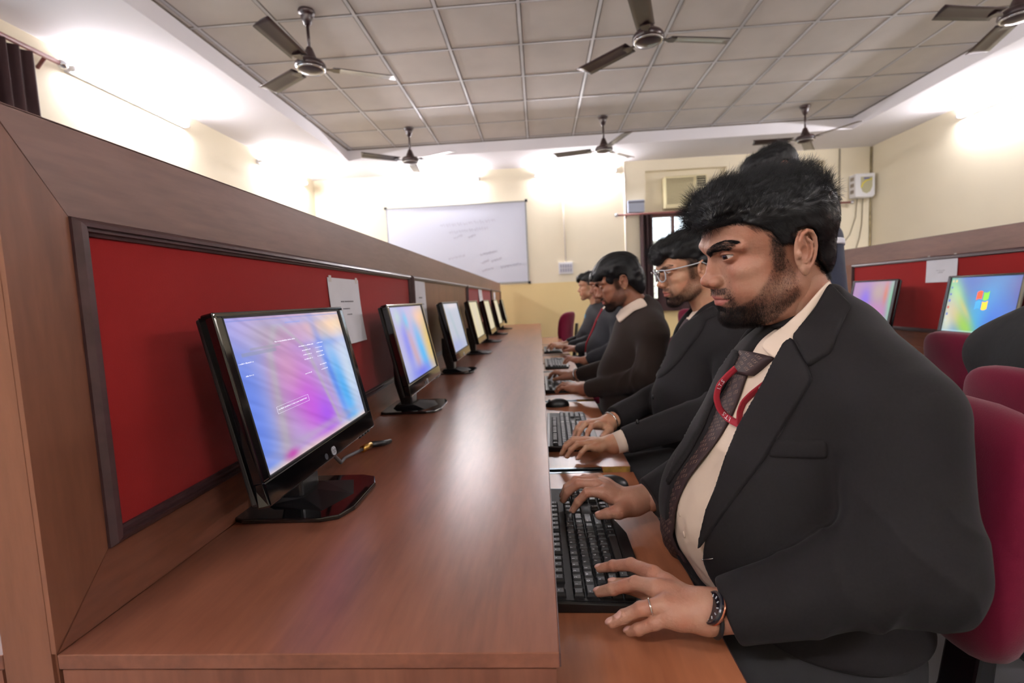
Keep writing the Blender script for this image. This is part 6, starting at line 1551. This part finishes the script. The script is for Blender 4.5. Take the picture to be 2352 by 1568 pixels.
add_part(P3, extras3)
# fourth and fifth men
H4 = (.449, 3.30, 1.200); A4 = (170, 14, 2)
c4 = dict(fat=0, style='mop', lid=.25, gazez=20, beard=.5, sidelock=0)
P4, J4, b4 = seated('person in a dark jacket with a red lanyard, fourth along the row', H4, A4, c4, SK4, mat('suit_slate', (34, 34, 40), .85), .05, 2.50, tuple(atZ(1352, 825, .725)), tuple(atZ(1330, 800, .73)), 4, 6, hres=.3, hair_n=1500, collar=dict(L0=.03, L1=.05), jres=.011, opening=vee(.05, .84), brow_n=0, hand_res=.0035)
def extras4():
    bm = bmesh.new(); yc = b4['chest'][1]; pts = []
    for z_, y_ in ((1.05, -.05), (.98, -.035), (.9, -.02), (.82, 0), (.76, .0)):
        xs = np.linspace(b4['chest'][0]-.3, b4['chest'][0], 160); P = np.stack([xs, np.full(160, yc+y_), np.full(160, z_)], 1).astype(f32); k = np.argmax(J4(P) < 0); pts.append((xs[k]-.006, yc+y_, z_))
    tube(bm, pts, .006, 6); from_bm('lanyard', bm, mat('lanyard_red', (150, 22, 40), .75), P4, True)
    bm = bmesh.new(); x, y, z_ = pts[-1]; box(bm, x-.003, x+.003, y-.027, y+.027, z_-.085, z_); from_bm('name_card', bm, M_WPLASTIC, P4)
add_part(P4, extras4)
H5 = (.44, 4.15, 1.205); A5 = (165, 6, 0)
c5 = dict(fat=0, style='swept', lid=.35, beard=.2)
P5, J5, b5 = seated('person in a dark hooded jacket with a blue mark, farthest along the row', H5, A5, c5, SK2, mat('jacket_black', (28, 28, 34), .8), .05, 3.34, (.235, 4.08, .73), (.225, 4.30, .73), 0, 0, hres=.32, hair_n=1200, jres=.012, brow_n=0, hand_res=.004, collar=dict(L0=.03, L1=.05), jname='hooded_jacket')
def extras5():
    h = px_hits([(1344, 727)], J5, 2.5, 6)[0]; bm = bmesh.new(); bmesh.ops.create_uvsphere(bm, u_segments=10, v_segments=6, radius=.018); bmesh.ops.scale(bm, vec=(.3, .6, 1.2), verts=bm.verts); bmesh.ops.translate(bm, vec=h, verts=bm.verts); from_bm('blue_mark', bm, mat('blue_mark', (60, 150, 200), .6), P5, True)
add_part(P5, extras5)
# man standing in the aisle behind the row
def standing():
    hx, hy = 1.0, 2.2
    p = empty('person', (1.07, 2.2, 0), 0, 'person standing in the aisle in a navy jacket with white sleeve stripe', 'person'); root = p.location.copy()
    b = dict(pelvis=(1.11, hy, .93), belly=(1.10, hy, 1.05), chest=(1.11, hy, 1.21), shL=(1.115, hy-.175, 1.31), shR=(1.115, hy+.175, 1.31), elL=(1.125, hy-.225, 1.04), elR=(1.125, hy+.225, 1.04), wrL=(1.05, hy-.20, .82), wrR=(1.05, hy+.20, .82), neck=(1.09, hy, 1.40), head=(1.055, hy, 1.60),
             r_pelvis=(.115, .165, .13), r_belly=(.105, .15, .16), r_chest=(.115, .165, .17), rs=(.066, .054, .040), ease=.012, collar_z=.05, stand=True, hem=1.35)
    J = clothed_body(p, b, .009, 'navy_jacket', M_NAVY)
    hv = build_head_parts(p, (1.03, hy, 1.612), (170, 34, 0), dict(fat=0, hl=-1.8, style='quiff', lid=.3, neck_to=(-5, 0, -18)), res=.3, hair_n=5000, beard_n=0, brow_n=200, seed=9)
    parts = [hv, core_body(b)]
    for w, el, s in ((b['wrL'], b['elL'], 1), (b['wrR'], b['elR'], -1)):
        fw_ = V3(w)-V3(el); fw_ /= np.linalg.norm(fw_); w0 = V3(w)+fw_*.025; Jn = {}
        ex = fw_; ey = V3((0, 0, 1)); ey = np.cross(V3((0, s, 0)), ex); ey /= np.linalg.norm(ey); ez = V3((0, -s, 0))
        for k, pts in HAND.items(): Jn[k] = [w0+(ex*q[0]+ey*q[1]*-1*1+(-ez)*q[2]*1)*.92 for q in pts]
        parts.append(hand_mesh(Jn, w0, w0-fw_*.06, tuple(-ez), .003, .95))
    V, Q, Mk = joined(parts); o = from_np('body', V, Q, SK4, p); set_attr(o, 'mask', Mk)
    # white stripe around the near sleeve
    a, e = V3(b['shL']), V3(b['elL']); ax = (e-a)/np.linalg.norm(e-a); f = lambda P: smax(sleeve_sdf(P, b, 'L', b['rs'], 1)-.004, np.abs((P-(a+ax*.02))@ax)-.012, .002)
    v, q = sdf_mesh(f, a-.13, a+.13, .006); s_ = from_np('sleeve_stripe', v, q, mat('stripe_white', (226, 228, 236), .7), p)
    for ch in p.children: ch.matrix_parent_inverse = Matrix.Translation(-root)
standing()
# man at the right desk, back to the camera
def right_man():
    yc = 1.10; x0 = 1.16
    p = empty('person', (x0, yc, 0), 0, 'person in black cut by the right edge, seated at the right desk, back turned', 'person'); root = p.location.copy()
    b = dict(pelvis=(x0, yc, .60), belly=(x0+.02, yc, .76), chest=(x0, yc, .91), shL=(x0-.05, yc+.15, .95), shR=(x0-.02, yc-.16, .965), elL=(x0+.02, yc+.20, .79), elR=(x0+.05, yc-.22, .79), wrL=(x0+.25, yc+.16, .80), wrR=(x0+.25, yc-.16, .80), neck=(x0+.02, yc, 1.04), head=(x0+.12, yc-.02, 1.2), r_belly=(.14, .16, .15), r_chest=(.13, .16, .16), rs=(.072, .06, .042), ease=.022, dirx=1, collar_z=.05)
    clothed_body(p, b, .010, 'black_sweater', M_BLACKC)
    hv = build_head_parts(p, (x0+.13, yc-.02, 1.17), (2, 24, 0), dict(fat=0, style='swept', lid=.3), res=.35, hair_n=1200, beard_n=0, brow_n=0, seed=12)
    parts = [hv, core_body(b)]
    for w, el, s in ((b['wrL'], b['elL'], 1), (b['wrR'], b['elR'], -1)):
        fw_ = V3(w)-V3(el); fw_ /= np.linalg.norm(fw_); w0 = V3(w)+fw_*.025; w0[2] = .80; Jn = posed_hand(w0, math.degrees(math.atan2(fw_[1], fw_[0])), s, .92); parts.append(hand_mesh(Jn, w0, w0-fw_*.06, (0, 0, 1), .004, .95))
    V, Q, Mk = joined(parts); o = from_np('body', V, Q, SK4, p); set_attr(o, 'mask', Mk)
    for ch in p.children: ch.matrix_parent_inverse = Matrix.Translation(-root)
right_man()
# chairs: one under each seated man and the empty ones
C1 = [o for o in bpy.data.objects if o.name == 'office_chair'][0]
def chair_copy(x, y, rz, label, arms=False):
    o = copy_tree(C1)
    if not arms:
        for ch in list(o.children):
            if ch.name.startswith('armrest'):
                for g_ in list(ch.children): bpy.data.objects.remove(g_)
                bpy.data.objects.remove(ch)
    o.location = (x, y, 0); o.rotation_euler = (0, 0, rz); o['label'] = label; return o
chair_copy(.55, 1.694, PI, 'maroon office chair under the person with clear glasses')
chair_copy(.415, 2.21, PI, 'maroon office chair under the person in the brown sweater')
chair_copy(.46, 3.33, PI, 'maroon office chair under the fourth person along the row')
chair_copy(.46, 4.17, PI, 'maroon office chair under the farthest person in the row')
chair_copy(.13, 6.0, 2.75, 'empty maroon office chair at the far end of the left desk')
chair_copy(1.19, .985, 0, 'maroon office chair of the person in black cut by the right edge')
chair_copy(1.66, 1.74, -.05, 'empty maroon chair in front of the right monitor with the blue desktop')
chair_copy(1.30, 4.8, 2.2, 'empty maroon chair in the aisle seen beyond the person with glasses')
chair_copy(1.75, 5.3, .6, 'empty maroon chair in the distance left of the far dark curtain')
